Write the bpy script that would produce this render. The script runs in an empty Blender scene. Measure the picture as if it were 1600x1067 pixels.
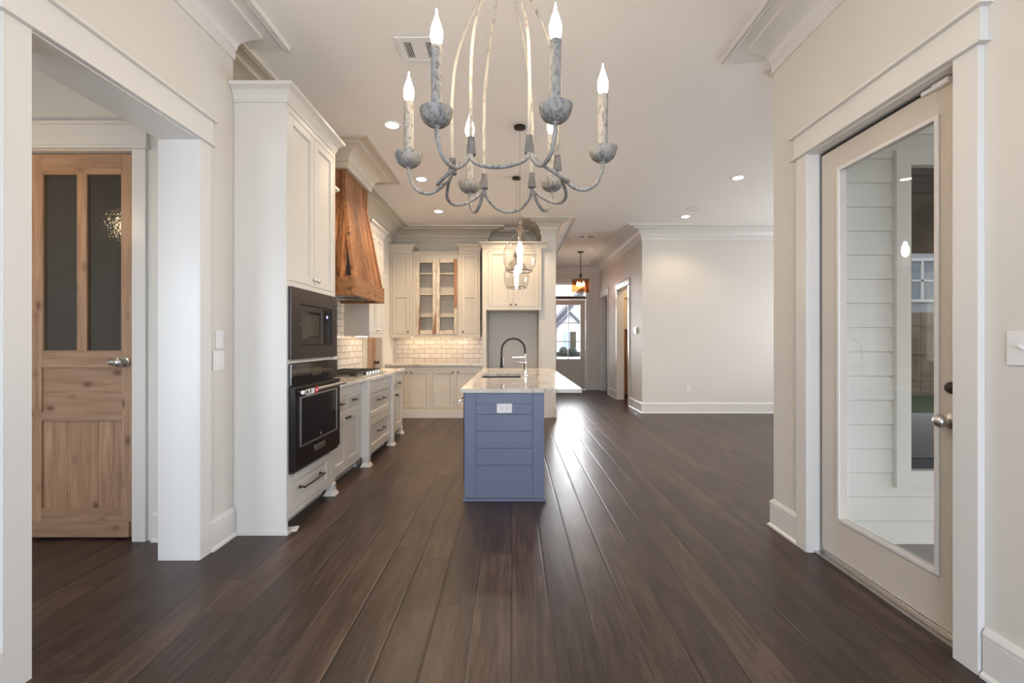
import bpy, bmesh, math, random
from mathutils import Vector, Matrix
random.seed(7)
PI = math.pi
S = bpy.context.scene
COL = S.collection

# ------------------------------------------------------------------ camera, world, daylight, exposure
cd = bpy.data.cameras.new('camera')
cam = bpy.data.objects.new('camera', cd)
COL.objects.link(cam)
cam.location = (0, 0, 1.30)
cam.rotation_euler = (PI/2, 0, 0)
cd.sensor_width = 36.0
cd.lens = 711/1600*36
cd.clip_start = 0.02
cd.clip_end = 300
S.camera = cam
S.view_settings.view_transform = 'Standard'
S.view_settings.look = 'None'
S.view_settings.exposure = 1.3
S.view_settings.gamma = 1.0
S.view_settings.use_curve_mapping = False

W = bpy.data.worlds.new('world')
S.world = W
W.use_nodes = True
wn = W.node_tree
wn.nodes.clear()
wo = wn.nodes.new('ShaderNodeOutputWorld')
wb = wn.nodes.new('ShaderNodeBackground')
wb.inputs['Color'].default_value = (0.90, 0.945, 1.0, 1)
wb.inputs['Strength'].default_value = 2.1
wn.links.new(wb.outputs[0], wo.inputs[0])


def area(name, loc, rot, sx, sy, energy, color, spread=PI):
    l = bpy.data.lights.new(name, 'AREA')
    l.shape = 'RECTANGLE'
    l.size = sx
    l.size_y = sy
    l.energy = energy
    l.color = color
    l.spread = spread
    o = bpy.data.objects.new(name, l)
    COL.objects.link(o)
    o.location = loc
    o.rotation_euler = rot
    return o


DAY = (0.74, 0.86, 1.0)
# daylight outside the windows: behind the camera, in the side wall of the living room
area('daylight_dining_window', (-0.1, -2.96, 1.55), (PI/2 + 0.33, 0, 0), 2.6, 2.0, 76, (0.66, 0.80, 1.0))
area('daylight_living_window', (6.88, 5.7, 1.55), (PI/2 + 0.5, 0, PI/2 + 0.28), 3.4, 2.0, 74, (0.90, 0.94, 1.0))
area('daylight_entry', (1.5, 13.6, 2.1), (-PI/2 + 0.13, 0, 0.04), 1.6, 2.2, 9, (0.95, 0.97, 1.0), math.radians(34))
area('daylight_vestibule_window', (-3.2, 0.16, 1.4), (PI/2, 0, 0), 1.1, 1.6, 12, DAY)


# ------------------------------------------------------------------ node helpers
class NT:
    def __init__(s, name):
        s.m = bpy.data.materials.new(name)
        s.m.use_nodes = True
        s.t = s.m.node_tree
        s.t.nodes.clear()
        s.out = s.t.nodes.new('ShaderNodeOutputMaterial')

    def n(s, typ, ins=None, **props):
        nd = s.t.nodes.new('ShaderNode' + typ)
        for k, v in props.items():
            setattr(nd, k, v)
        for k, v in (ins or {}).items():
            if isinstance(v, bpy.types.NodeSocket):
                s.t.links.new(v, nd.inputs[k])
            else:
                nd.inputs[k].default_value = v
        return nd

    def math(s, op, a, b=0.0, c=None):
        d = {0: a, 1: b}
        if c is not None:
            d[2] = c
        return s.n('Math', d, operation=op).outputs[0]

    def mix(s, f, a, b, blend='MIX'):
        nd = s.n('Mix', data_type='RGBA', blend_type=blend)
        for i, v in ((0, f), (6, a), (7, b)):
            if isinstance(v, bpy.types.NodeSocket):
                s.t.links.new(v, nd.inputs[i])
            else:
                if i and len(v) == 3:
                    v = (*v, 1)
                nd.inputs[i].default_value = v
        return nd.outputs[2]

    def ramp(s, f, stops):
        r = s.n('ValToRGB', {0: f})
        e = r.color_ramp.elements
        while len(e) < len(stops):
            e.new(0.5)
        for el, (p, c) in zip(e, stops):
            el.position = p
            el.color = (*c, 1) if len(c) == 3 else c
        return r.outputs[0]

    def coords(s, scale=(1, 1, 1), kind='Object', rot=(0, 0, 0)):
        tc = s.n('TexCoord')
        return s.n('Mapping', {'Vector': tc.outputs[kind], 'Scale': scale, 'Rotation': rot}).outputs[0]

    def noise(s, vec, scale=5, detail=3, rough=0.5, dist=0.0):
        return s.n('TexNoise', {'Vector': vec, 'Scale': scale, 'Detail': detail, 'Roughness': rough, 'Distortion': dist}).outputs['Fac']

    def bump(s, h, strength=0.2, dist=0.01):
        return s.n('Bump', {'Height': h, 'Strength': strength, 'Distance': dist}).outputs[0]

    def pbr(s, **kw):
        p = s.n('BsdfPrincipled')
        for k, v in kw.items():
            k = {'color': 'Base Color', 'rough': 'Roughness', 'metal': 'Metallic', 'normal': 'Normal', 'trans': 'Transmission Weight',
                 'ior': 'IOR', 'spec': 'Specular IOR Level', 'coat': 'Coat Weight', 'emit': 'Emission Color', 'estr': 'Emission Strength',
                 'alpha': 'Alpha', 'croug': 'Coat Roughness'}[k]
            if isinstance(v, bpy.types.NodeSocket):
                s.t.links.new(v, p.inputs[k])
            else:
                if k in ('Base Color', 'Emission Color') and len(v) == 3:
                    v = (*v, 1)
                p.inputs[k].default_value = v
        s.t.links.new(p.outputs[0], s.out.inputs[0])
        return s.m


def paint(name, c, rough=0.5, tex=0.03):
    n = NT(name)
    v = n.coords()
    f = n.noise(v, 60, 2)
    g = n.noise(v, 1.3, 2)
    col = n.mix(n.math('MULTIPLY', g, 0.25), c, tuple(x*0.93 for x in c))
    return n.pbr(color=col, rough=rough, normal=n.bump(f, tex, 0.002))


def plain(name, c, rough=0.4, metal=0.0, **kw):
    n = NT(name)
    f = n.noise(n.coords(), 35, 2)
    r = n.math('MULTIPLY_ADD', f, 0.12, rough - 0.06)
    return n.pbr(color=c, rough=r, metal=metal, **kw)


def emis(name, c, strength):
    n = NT(name)
    e = n.n('Emission', {'Color': (*c, 1), 'Strength': strength})
    n.t.links.new(e.outputs[0], n.out.inputs[0])
    return n.m


def pane(name, tint=(1, 1, 1), ior=1.5, rough=0.0, extra=0.0):
    n = NT(name)
    t = n.n('BsdfTransparent', {'Color': (*tint, 1)})
    g = n.n('BsdfGlossy', {'Color': (1, 1, 1, 1), 'Roughness': rough})
    f = n.n('Fresnel', {'IOR': ior}).outputs[0]
    f = n.math('ADD', f, extra)
    f = n.math('MULTIPLY', f, n.math('SUBTRACT', 1.0, n.n('NewGeometry').outputs['Backfacing']))
    mx = n.n('MixShader', {0: f, 1: t.outputs[0], 2: g.outputs[0]})
    n.t.links.new(mx.outputs[0], n.out.inputs[0])
    return n.m


def wood_floor():
    n = NT('dark_oak_planks')
    tc = n.n('TexCoord').outputs['Object']
    sx = n.n('SeparateXYZ', {0: tc})
    x, y = sx.outputs[0], sx.outputs[1]
    PW, PL = 0.183, 1.55
    u = n.math('DIVIDE', x, PW)
    row = n.math('FLOOR', u)
    fu = n.math('SUBTRACT', u, row)
    rnd = n.n('TexWhiteNoise', {'W': row}, noise_dimensions='1D').outputs[0]
    v = n.math('ADD', n.math('DIVIDE', y, PL), n.math('MULTIPLY', rnd, 7.3))
    idx = n.math('FLOOR', v)
    fv = n.math('SUBTRACT', v, idx)
    pid = n.n('CombineXYZ', {0: row, 1: idx, 2: 0.0}).outputs[0]
    pr = n.n('TexWhiteNoise', {'Vector': pid}, noise_dimensions='3D')
    off = n.n('VectorMath', {0: pr.outputs['Color'], 1: (9, 9, 9)}, operation='MULTIPLY').outputs[0]
    base = n.n('VectorMath', {0: tc, 1: off}, operation='ADD').outputs[0]
    g1 = n.noise(n.n('Mapping', {'Vector': base, 'Scale': (26, 1.4, 1)}).outputs[0], 2.4, 6, 0.62, 0.6)
    g2 = n.noise(n.n('Mapping', {'Vector': base, 'Scale': (5, 0.7, 1)}).outputs[0], 1.5, 3, 0.5, 1.6)
    wv = n.n('TexWave', {'Vector': n.n('Mapping', {'Vector': base, 'Scale': (3.4, 0.33, 1)}).outputs[0], 'Scale': 2.2, 'Distortion': 7.0,
                         'Detail': 2.0, 'Detail Scale': 1.2}, wave_type='RINGS').outputs['Fac']
    col = n.ramp(g1, [(0.20, (0.016, 0.009, 0.007)), (0.47, (0.048, 0.028, 0.020)), (0.75, (0.118, 0.074, 0.053))])
    col = n.mix(n.math('MULTIPLY', wv, 0.45), col, (0.030, 0.018, 0.014))
    col = n.mix(n.ramp(g2, [(0.48, (0, 0, 0)), (0.72, (0.6, 0.6, 0.6))]), col, (0.110, 0.072, 0.054))
    tone = n.ramp(pr.outputs['Value'], [(0.0, (0.70, 0.69, 0.71)), (0.5, (0.97, 0.95, 0.96)), (1.0, (1.30, 1.24, 1.20))])
    col = n.mix(1.0, col, tone, 'MULTIPLY')
    e1 = n.math('LESS_THAN', n.math('ABSOLUTE', n.math('SUBTRACT', fu, 0.5)), 0.488)
    e2 = n.math('LESS_THAN', n.math('ABSOLUTE', n.math('SUBTRACT', fv, 0.5)), 0.4989)
    seam = n.math('MULTIPLY', e1, e2)
    col = n.mix(seam, (0.014, 0.009, 0.008), col)
    ss1 = n.math('SMOOTH_MIN', n.math('MULTIPLY', n.math('SUBTRACT', 0.5, n.math('ABSOLUTE', n.math('SUBTRACT', fu, 0.5))), 18), 1.0, 0.1)
    h = n.math('ADD', n.math('MULTIPLY', g1, 0.35), n.math('MULTIPLY', n.math('MULTIPLY', ss1, e2), 0.9))
    big = n.noise(n.n('Mapping', {'Vector': base, 'Scale': (3, 1.2, 1)}).outputs[0], 2.2, 2)
    h = n.math('ADD', h, n.math('MULTIPLY', big, 1.1))
    rough = n.math('MULTIPLY_ADD', g1, 0.25, 0.24)
    return n.pbr(color=col, rough=rough, normal=n.bump(h, 0.34, 0.004), spec=0.4)


def wood(name, dark, mid, light, axis=2, knots=True, rough=0.5, gs=1.0, band=0.0):
    n = NT(name)
    sc = [16, 16, 16]
    sc[axis] = 1.0
    k = [8, 8, 8]
    k[axis] = 4.5
    v = n.coords(tuple(a*gs for a in sc))
    g = n.noise(v, 2.0, 6, 0.6, 0.8)
    col = n.ramp(g, [(0.28, dark), (0.5, mid), (0.72, light)])
    bc = n.coords(tuple(a*gs*0.35 for a in sc))
    b = n.noise(bc, 1.6, 2, 0.5, 0.3)
    col = n.mix(n.ramp(b, [(0.35, (0.5, 0.5, 0.5)), (0.65, (0, 0, 0))]), col, mid)
    if knots:
        kv = n.coords(tuple(k))
        vor = n.n('TexVoronoi', {'Vector': kv, 'Scale': 1.0, 'Randomness': 1.0})
        kn = n.ramp(vor.outputs['Distance'], [(0.075, (1, 1, 1)), (0.13, (0, 0, 0))])
        col = n.mix(kn, col, tuple(x*0.22 for x in dark))
        ring = n.ramp(vor.outputs['Distance'], [(0.12, (0.6, 0.6, 0.6)), (0.25, (0, 0, 0))])
        col = n.mix(ring, col, dark)
    return n.pbr(color=col, rough=rough, normal=n.bump(g, 0.25, 0.003))


def tiles(name, ax):
    n = NT(name)
    tc = n.n('TexCoord').outputs['Object']
    s = n.n('SeparateXYZ', {0: tc})
    vec = n.n('CombineXYZ', {0: s.outputs[ax], 1: s.outputs[2], 2: 0.0}).outputs[0]
    wob = n.n('TexNoise', {'Vector': tc, 'Scale': 14.0, 'Detail': 2.0}).outputs['Color']
    wob = n.n('VectorMath', {0: n.n('VectorMath', {0: wob, 1: (0.5, 0.5, 0.5)}, operation='SUBTRACT').outputs[0], 1: (0.012, 0.012, 0)}, operation='MULTIPLY').outputs[0]
    vec = n.n('VectorMath', {0: vec, 1: wob}, operation='ADD').outputs[0]
    b = n.n('TexBrick', {'Vector': vec, 'Color1': (0.78, 0.72, 0.64, 1), 'Color2': (0.66, 0.59, 0.51, 1), 'Mortar': (0.22, 0.155, 0.11, 1),
                         'Scale': 1.0, 'Mortar Size': 0.0035, 'Mortar Smooth': 0.4, 'Bias': -0.2, 'Brick Width': 0.2, 'Row Height': 0.083})
    sp = n.noise(tc, 24, 4, 0.6)
    col = n.mix(n.ramp(sp, [(0.56, (0, 0, 0)), (0.75, (0.5, 0.5, 0.5))]), b.outputs['Color'], (0.40, 0.30, 0.22))
    h = n.math('SUBTRACT', 1.0, b.outputs['Fac'])
    return n.pbr(color=col, rough=0.22, normal=n.bump(n.math('ADD', h, n.math('MULTIPLY', sp, 0.4)), 0.5, 0.004))


def quartz():
    n = NT('veined_quartzite')
    v = n.coords((1.3, 0.8, 1))
    w = n.n('TexNoise', {'Vector': v, 'Scale': 1.7, 'Detail': 4.0, 'Distortion': 1.6}).outputs['Fac']
    band = n.math('ABSOLUTE', n.math('SUBTRACT', w, 0.5))
    vein = n.ramp(band, [(0.0, (0.55, 0.55, 0.55)), (0.035, (0, 0, 0))])
    cl = n.noise(v, 2.6, 4)
    c = n.ramp(cl, [(0.35, (0.62, 0.565, 0.49)), (0.6, (0.74, 0.70, 0.65))])
    c = n.mix(vein, c, (0.34, 0.24, 0.17))
    return n.pbr(color=c, rough=0.1, spec=0.6)


def distressed(name, a, b, scale=34, rough=0.65, thr=(0.50, 0.66)):
    n = NT(name)
    v = n.coords((1, 1, 0.5))
    f = n.noise(v, scale, 5, 0.7, 0.6)
    c = n.mix(n.ramp(f, [(thr[0], (0, 0, 0)), (thr[1], (1, 1, 1))]), a, b)
    return n.pbr(color=c, rough=rough, normal=n.bump(f, 0.3, 0.002))


def barn():
    n = NT('chipped_white_barnwood')
    v = n.coords((3, 3, 0.8))
    f = n.noise(v, 12, 5, 0.65, 0.8)
    c = n.ramp(f, [(0.42, (0.74, 0.68, 0.58)), (0.58, (0.60, 0.50, 0.40)), (0.70, (0.30, 0.17, 0.10))])
    return n.pbr(color=c, rough=0.75, normal=n.bump(f, 0.5, 0.004))


def grass():
    n = NT('lawn')
    f = n.noise(n.coords(), 9, 4)
    return n.pbr(color=n.ramp(f, [(0.3, (0.02, 0.035, 0.012)), (0.7, (0.07, 0.09, 0.03))]), rough=0.9)


def obscure():
    n = NT('obscure_hammered_glass')
    v = n.coords()
    f = n.noise(v, 55, 2, 0.5)
    f2 = n.n('TexVoronoi', {'Vector': v, 'Scale': 70.0}).outputs['Distance']
    h = n.math('ADD', f, n.math('MULTIPLY', f2, 0.5))
    return n.pbr(color=(0.050, 0.045, 0.036), rough=0.12, normal=n.bump(h, 0.22, 0.006), spec=0.6)  # opaque dark colour stands in for the dark room behind the glass


def planked(name, axis):
    """reclaimed hood boards: brown boards with a colour per board"""
    n = NT(name)
    tc = n.n('TexCoord').outputs['Object']
    s = n.n('SeparateXYZ', {0: tc})
    a = n.math('DIVIDE', s.outputs[axis], 0.052)
    i = n.math('FLOOR', a)
    fr = n.math('SUBTRACT', a, i)
    r = n.n('TexWhiteNoise', {'W': i}, noise_dimensions='1D').outputs[0]
    sc = [13, 13, 13]
    sc[2] = 1.1
    off = n.n('CombineXYZ', {0: n.math('MULTIPLY', r, 11), 1: n.math('MULTIPLY', r, 5), 2: n.math('MULTIPLY', r, 8)}).outputs[0]
    v = n.n('VectorMath', {0: n.n('Mapping', {'Vector': tc, 'Scale': tuple(sc)}).outputs[0], 1: off}, operation='ADD').outputs[0]
    g = n.noise(v, 1.8, 6, 0.62, 0.9)
    c = n.ramp(g, [(0.30, (0.085, 0.032, 0.012)), (0.50, (0.30, 0.125, 0.048)), (0.72, (0.55, 0.29, 0.13))])
    tone = n.ramp(r, [(0, (0.66, 0.62, 0.58)), (0.55, (1.0, 0.97, 0.93)), (1, (1.3, 1.25, 1.2))])
    c = n.mix(1.0, c, tone, 'MULTIPLY')
    e = n.math('LESS_THAN', n.math('ABSOLUTE', n.math('SUBTRACT', fr, 0.5)), 0.465)
    c = n.mix(e, (0.05, 0.02, 0.01), c)
    h = n.math('ADD', n.math('MULTIPLY', g, 0.5), e)
    return n.pbr(color=c, rough=0.6, normal=n.bump(h, 0.4, 0.006))


M = {}
M['wall'] = paint('wall_paint', (0.70, 0.665, 0.61), 0.55)
M['ceil'] = paint('ceiling_paint', (0.88, 0.84, 0.80), 0.7)
M['trim'] = paint('trim_paint', (0.74, 0.715, 0.68), 0.3, 0.01)
M['cab'] = paint('cabinet_paint', (0.68, 0.645, 0.595), 0.35, 0.01)
M['cream'] = paint('cabinet_paint_cream', (0.66, 0.60, 0.505), 0.35, 0.01)
M['doorp'] = paint('door_paint_unlit', (0.62, 0.56, 0.49), 0.35, 0.01)  # beige-grey puts the door's unlit look into its paint
M['grey'] = paint('alcove_paint', (0.86, 0.82, 0.75), 0.5)
M['island'] = paint('island_blue_paint', (0.155, 0.175, 0.255), 0.4, 0.01)
M['floor'] = wood_floor()
M['pine'] = wood('pine_vertical', (0.24, 0.13, 0.075), (0.40, 0.24, 0.145), (0.52, 0.345, 0.22), 2)
M['pineh'] = wood('pine_horizontal', (0.22, 0.12, 0.07), (0.38, 0.23, 0.14), (0.50, 0.335, 0.215), 0)
M['hoodv'] = planked('reclaimed_boards', 1)
M['hoods'] = planked('reclaimed_side_boards', 0)
M['hoodh'] = wood('reclaimed_beam', (0.12, 0.05, 0.02), (0.30, 0.135, 0.055), (0.46, 0.24, 0.105), 1, True, 0.55)
M['gap'] = plain('gap_shade_black', (0.012, 0.01, 0.009), 0.8)
M['tiley'] = tiles('handmade_tile_side', 1)
M['tilex'] = tiles('handmade_tile_back', 0)
M['quartz'] = quartz()
M['zinc'] = distressed('whitewashed_zinc', (0.33, 0.30, 0.265), (0.10, 0.095, 0.09), 85, 0.6, (0.46, 0.66))
M['rod'] = distressed('whitewashed_rod', (0.36, 0.33, 0.28), (0.13, 0.10, 0.075), 38, 0.6, (0.50, 0.70))
M['wrap'] = distressed('zinc_wire', (0.20, 0.185, 0.165), (0.07, 0.068, 0.066), 30, 0.5)
M['barn'] = barn()
M['barnb'] = wood('bare_barnwood', (0.20, 0.09, 0.045), (0.36, 0.18, 0.09), (0.48, 0.28, 0.16), 2, False, 0.8)
M['chrome'] = plain('polished_chrome', (0.75, 0.74, 0.72), 0.14, 1.0)
M['nickel'] = plain('satin_nickel', (0.62, 0.60, 0.57), 0.3, 1.0)
M['steel'] = plain('brushed_steel', (0.60, 0.59, 0.57), 0.32, 1.0)
M['dnick'] = plain('dark_nickel', (0.10, 0.09, 0.085), 0.3, 1.0)
M['bsteel'] = plain('black_stainless', (0.055, 0.045, 0.042), 0.30, 0.7)
M['bglass'] = plain('black_glass', (0.006, 0.005, 0.005), 0.06, spec=0.7)
M['black'] = plain('black_enamel', (0.018, 0.017, 0.017), 0.4)
M['rubber'] = plain('black_rubber', (0.012, 0.012, 0.012), 0.5)
M['mirror'] = plain('oven_window', (0.05, 0.045, 0.03), 0.12)
M['plastic'] = plain('white_plastic', (0.80, 0.79, 0.78), 0.35)
M['slot'] = plain('dark_slot', (0.05, 0.05, 0.05), 0.6)
M['red'] = plain('red_sticker', (0.55, 0.02, 0.03), 0.5)
M['bronze'] = plain('dark_bronze', (0.035, 0.025, 0.02), 0.45, 0.6)
M['bulb'] = emis('flame_bulb', (1.0, 0.79, 0.54), 72)
M['dbulb'] = emis('drum_bulb', (1.0, 0.80, 0.55), 14)
M['ovblk'] = plain('oven_black_steel', (0.022, 0.017, 0.016), 0.25, 0.5)
M['dglass'] = pane('thick_glass_edge', (0.45, 0.45, 0.45), 1.5, 0.02, 0.05)
M['pbulb'] = emis('edison_bulb', (1.0, 0.92, 0.82), 30)
M['can'] = emis('downlight_lens', (1.0, 0.84, 0.64), 22)
M['strip'] = emis('undercabinet_strip', (1.0, 0.78, 0.52), 8)
M['led'] = emis('blue_led', (0.25, 0.25, 1.0), 3)
M['gl'] = pane('clear_pane')
M['glt'] = pane('window_pane_dim_room', (0.16, 0.16, 0.14), 1.6, 0.0, 0.12)  # dark tint stands in for a dim room behind the pane
M['jar'] = pane('blown_jar_glass', (0.94, 0.94, 0.94), 1.5, 0.02, 0.02)
M['amber'] = pane('amber_mesh_shade', (0.90, 0.62, 0.44), 1.2, 0.3, 0.04)
M['obs'] = obscure()
M['rope'] = plain('weathered_rope', (0.30, 0.22, 0.15), 0.9)
M['siding'] = paint('siding_paint', (0.80, 0.79, 0.73), 0.6)
M['win'] = plain('dark_window_frame', (0.03, 0.028, 0.027), 0.5)
M['conc'] = paint('porch_concrete', (0.33, 0.31, 0.29), 0.8, 0.2)
M['porchc'] = wood('porch_ceiling_boards', (0.06, 0.045, 0.03), (0.10, 0.08, 0.055), (0.14, 0.11, 0.08), 1, False)
M['roof'] = paint('roof_shingle', (0.07, 0.07, 0.085), 0.9, 0.3)
M['brickw'] = paint('painted_brick', (0.42, 0.44, 0.48), 0.8, 0.2)
M['shut'] = paint('shutter_blue', (0.25, 0.31, 0.38), 0.7)
M['lawn'] = grass()
M['bush'] = paint('shrub_green', (0.012, 0.017, 0.012), 0.9)
M['fence'] = wood('fence_boards', (0.10, 0.07, 0.045), (0.18, 0.13, 0.09), (0.26, 0.2, 0.14), 2, False)


# ------------------------------------------------------------------ mesh helpers
class Mb:
    def __init__(s):
        s.b = bmesh.new()

    def hexa(s, p):
        v = [s.b.verts.new(q) for q in p]
        for f in ((0, 3, 2, 1), (4, 5, 6, 7), (0, 1, 5, 4), (1, 2, 6, 5), (2, 3, 7, 6), (3, 0, 4, 7)):
            s.b.faces.new([v[i] for i in f])
        return s

    def box(s, x0, x1, y0, y1, z0, z1):
        x0, x1 = sorted((x0, x1)); y0, y1 = sorted((y0, y1)); z0, z1 = sorted((z0, z1))
        return s.hexa([(x0, y0, z0), (x1, y0, z0), (x1, y1, z0), (x0, y1, z0), (x0, y0, z1), (x1, y0, z1), (x1, y1, z1), (x0, y1, z1)])

    def fbox(s, fr, u0, u1, n0, n1, z0, z1):
        a = fr.p(u0, n0); b = fr.p(u1, n1)
        return s.box(a[0], b[0], a[1], b[1], z0, z1)

    def tube(s, pts, r, seg=10, caps=True):
        pts = [Vector(p) for p in pts]
        n = len(pts)
        rs = r if isinstance(r, (list, tuple)) else [r]*n
        prev = None
        rings = []
        for i, p in enumerate(pts):
            t = (pts[min(i+1, n-1)] - pts[max(i-1, 0)]).normalized()
            if prev is None:
                a = Vector((0, 0, 1)) if abs(t.z) < 0.9 else Vector((1, 0, 0))
                nrm = t.cross(a).normalized()
            else:
                nrm = (prev - t*prev.dot(t)).normalized()
            prev = nrm
            bi = t.cross(nrm)
            rings.append([s.b.verts.new(p + (nrm*math.cos(2*PI*k/seg) + bi*math.sin(2*PI*k/seg))*rs[i]) for k in range(seg)])
        for a, b in zip(rings, rings[1:]):
            for k in range(seg):
                s.b.faces.new([a[k], a[(k+1) % seg], b[(k+1) % seg], b[k]])
        if caps:
            s.b.faces.new(rings[0][::-1])
            s.b.faces.new(rings[-1])
        return s

    def lathe(s, o, prof, seg=24, ax='z', caps=True):
        o = Vector(o)
        rings = []
        for r, h in prof:
            ring = []
            for k in range(seg):
                a = 2*PI*k/seg
                c, d = r*math.cos(a), r*math.sin(a)
                q = {'z': (c, d, h), 'x': (h, c, d), 'y': (c, h, d)}[ax]
                ring.append(s.b.verts.new(o + Vector(q)))
            rings.append(ring)
        for a, b in zip(rings, rings[1:]):
            for k in range(seg):
                s.b.faces.new([a[k], a[(k+1) % seg], b[(k+1) % seg], b[k]])
        if caps:
            if prof[0][0] > 1e-5: s.b.faces.new(rings[0][::-1])
            if prof[-1][0] > 1e-5: s.b.faces.new(rings[-1])
        return s

    def prism(s, poly, d):
        """poly: 3D points of one face, extruded by vector d"""
        d = Vector(d)
        a = [s.b.verts.new(p) for p in poly]
        b = [s.b.verts.new(Vector(p) + d) for p in poly]
        n = len(a)
        s.b.faces.new(a[::-1]); s.b.faces.new(b)
        for i in range(n):
            s.b.faces.new([a[i], a[(i+1) % n], b[(i+1) % n], b[i]])
        return s

    def sweep(s, path, prof):
        """closed profile [(n, z)] along an XY path, n measured to the right of travel, mitred"""
        P = [Vector(p) for p in path]
        N = len(P)
        rings = []
        for i in range(N):
            def nr(a, b):
                d = (b - a).normalized()
                return Vector((d.y, -d.x))
            if i == 0: m = nr(P[0], P[1])
            elif i == N-1: m = nr(P[-2], P[-1])
            else:
                a, b = nr(P[i-1], P[i]), nr(P[i], P[i+1])
                m = (a + b)/(1 + a.dot(b))
            rings.append([s.b.verts.new((P[i].x + m.x*n, P[i].y + m.y*n, z)) for n, z in prof])
        k = len(prof)
        for a, b in zip(rings, rings[1:]):
            for j in range(k):
                s.b.faces.new([a[j], a[(j+1) % k], b[(j+1) % k], b[j]])
        s.b.faces.new(rings[0][::-1]); s.b.faces.new(rings[-1])
        return s

    def build(s, name, m, parent=None, smooth=False, bevel=0.0, base=None, solid=0.0):
        bmesh.ops.recalc_face_normals(s.b, faces=s.b.faces)
        if parent is not None:
            off = Vector((0, 0, 0))
            q = parent
            while q is not None:
                off += q.location
                q = q.parent
        elif base is not None:
            off = Vector(base)
        else:
            xs = [v.co for v in s.b.verts]
            off = Vector(((min(c.x for c in xs)+max(c.x for c in xs))/2, (min(c.y for c in xs)+max(c.y for c in xs))/2, min(c.z for c in xs)))
        for v in s.b.verts: v.co -= off
        me = bpy.data.meshes.new(name)
        s.b.to_mesh(me)
        s.b.free()
        if smooth:
            me.set_sharp_from_angle(angle=math.radians(40)) if False else None
            for p in me.polygons: p.use_smooth = True
            try:
                me.set_sharp_from_angle(angle=math.radians(42))
            except Exception:
                pass
        me.materials.append(M[m] if isinstance(m, str) else m)
        o = bpy.data.objects.new(name, me)
        COL.objects.link(o)
        if parent is not None: o.parent = parent
        else: o.location = off
        if solid:
            md = o.modifiers.new('solid', 'SOLIDIFY'); md.thickness = solid
        if bevel:
            md = o.modifiers.new('bevel', 'BEVEL'); md.width = bevel; md.segments = 2; md.limit_method = 'ANGLE'
        return o


class Fr:
    """wall frame: u along the wall, n out of it"""
    def __init__(s, kind, o):
        s.k = kind; s.o = o

    def p(s, u, n):
        if s.k == 'E': return (s.o + n, u)      # faces +X, u = Y
        if s.k == 'W': return (s.o - n, u)      # faces -X, u = Y
        if s.k == 'S': return (u, s.o - n)      # faces -Y, u = X
        return (u, s.o + n)                     # faces +Y

    def q(s, u, n, z):
        a = s.p(u, n)
        return (a[0], a[1], z)


def minus(u0, u1, z0, z1, ops):
    us = sorted({u0, u1, *[min(max(o[i], u0), u1) for o in ops for i in (0, 1)]})
    out = []
    for a, b in zip(us, us[1:]):
        if b - a < 1e-6: continue
        m = (a + b)/2
        iv = sorted((o[2], o[3]) for o in ops if o[0] < m < o[1])
        z = z0; segs = []
        for c, d in iv:
            if c > z + 1e-6: segs.append((z, c))
            z = max(z, d)
        if z < z1 - 1e-6: segs.append((z, z1))
        for sg in segs:
            hit = [r for r in out if abs(r[1]-a) < 1e-6 and abs(r[2]-sg[0]) < 1e-6 and abs(r[3]-sg[1]) < 1e-6]
            if hit: hit[0][1] = b
            else: out.append([a, b, sg[0], sg[1]])
    return out


def tag(o, label=None, cat=None, group=None, kind=None):
    if label: o['label'] = label
    if cat: o['category'] = cat
    if group: o['group'] = group
    if kind: o['kind'] = kind
    return o


def thing(name, loc, label, cat, group=None):
    o = bpy.data.objects.new(name, None)
    COL.objects.link(o)
    o.location = loc
    return tag(o, label, cat, group)


def struct(o, label=None, cat=None):
    return tag(o, label, cat, kind='structure')


def copy_tree(o, parent=None):
    c = o.copy()
    COL.objects.link(c)
    c.parent = parent
    for ch in [x for x in bpy.data.objects if x.parent == o]:
        copy_tree(ch, c)
    return c


def wallmesh(name, fr, u0, u1, z0, z1, th, ops, m='wall', label=None):
    mb = Mb()
    for r in minus(u0, u1, z0, z1, ops): mb.fbox(fr, r[0], r[1], -th, 0, r[2], r[3])
    return struct(mb.build(name, m, base=(0, 0, 0)), label, 'wall')

# ------------------------------------------------------------------ the shell
CH = 3.36
WL, WR, KL = -1.87, 1.84, -2.15       # dining left, dining right, kitchen left wall planes
HL, HR = 0.75, 2.36                   # hall planes
YB = 8.25                             # living back wall
mb = Mb()
mb.box(-4.5, 1.97, -3.0, 12.40, -0.05, 0)
mb.box(1.97, 6.75, 3.045, 12.40, -0.05, 0)
struct(mb.build('floor', 'floor', base=(0, 0, 0)), 'dark brown oak plank floor running through every room', 'floor')
mb = Mb()
mb.box(-4.5, 1.97, -3.0, 12.40, CH, CH+0.06)
mb.box(1.97, 6.75, 3.0, 12.40, CH, CH+0.06)
struct(mb.build('ceiling', 'ceil', base=(0, 0, 0)), 'smooth painted ceiling over dining area, kitchen and living room', 'ceiling')

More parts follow.
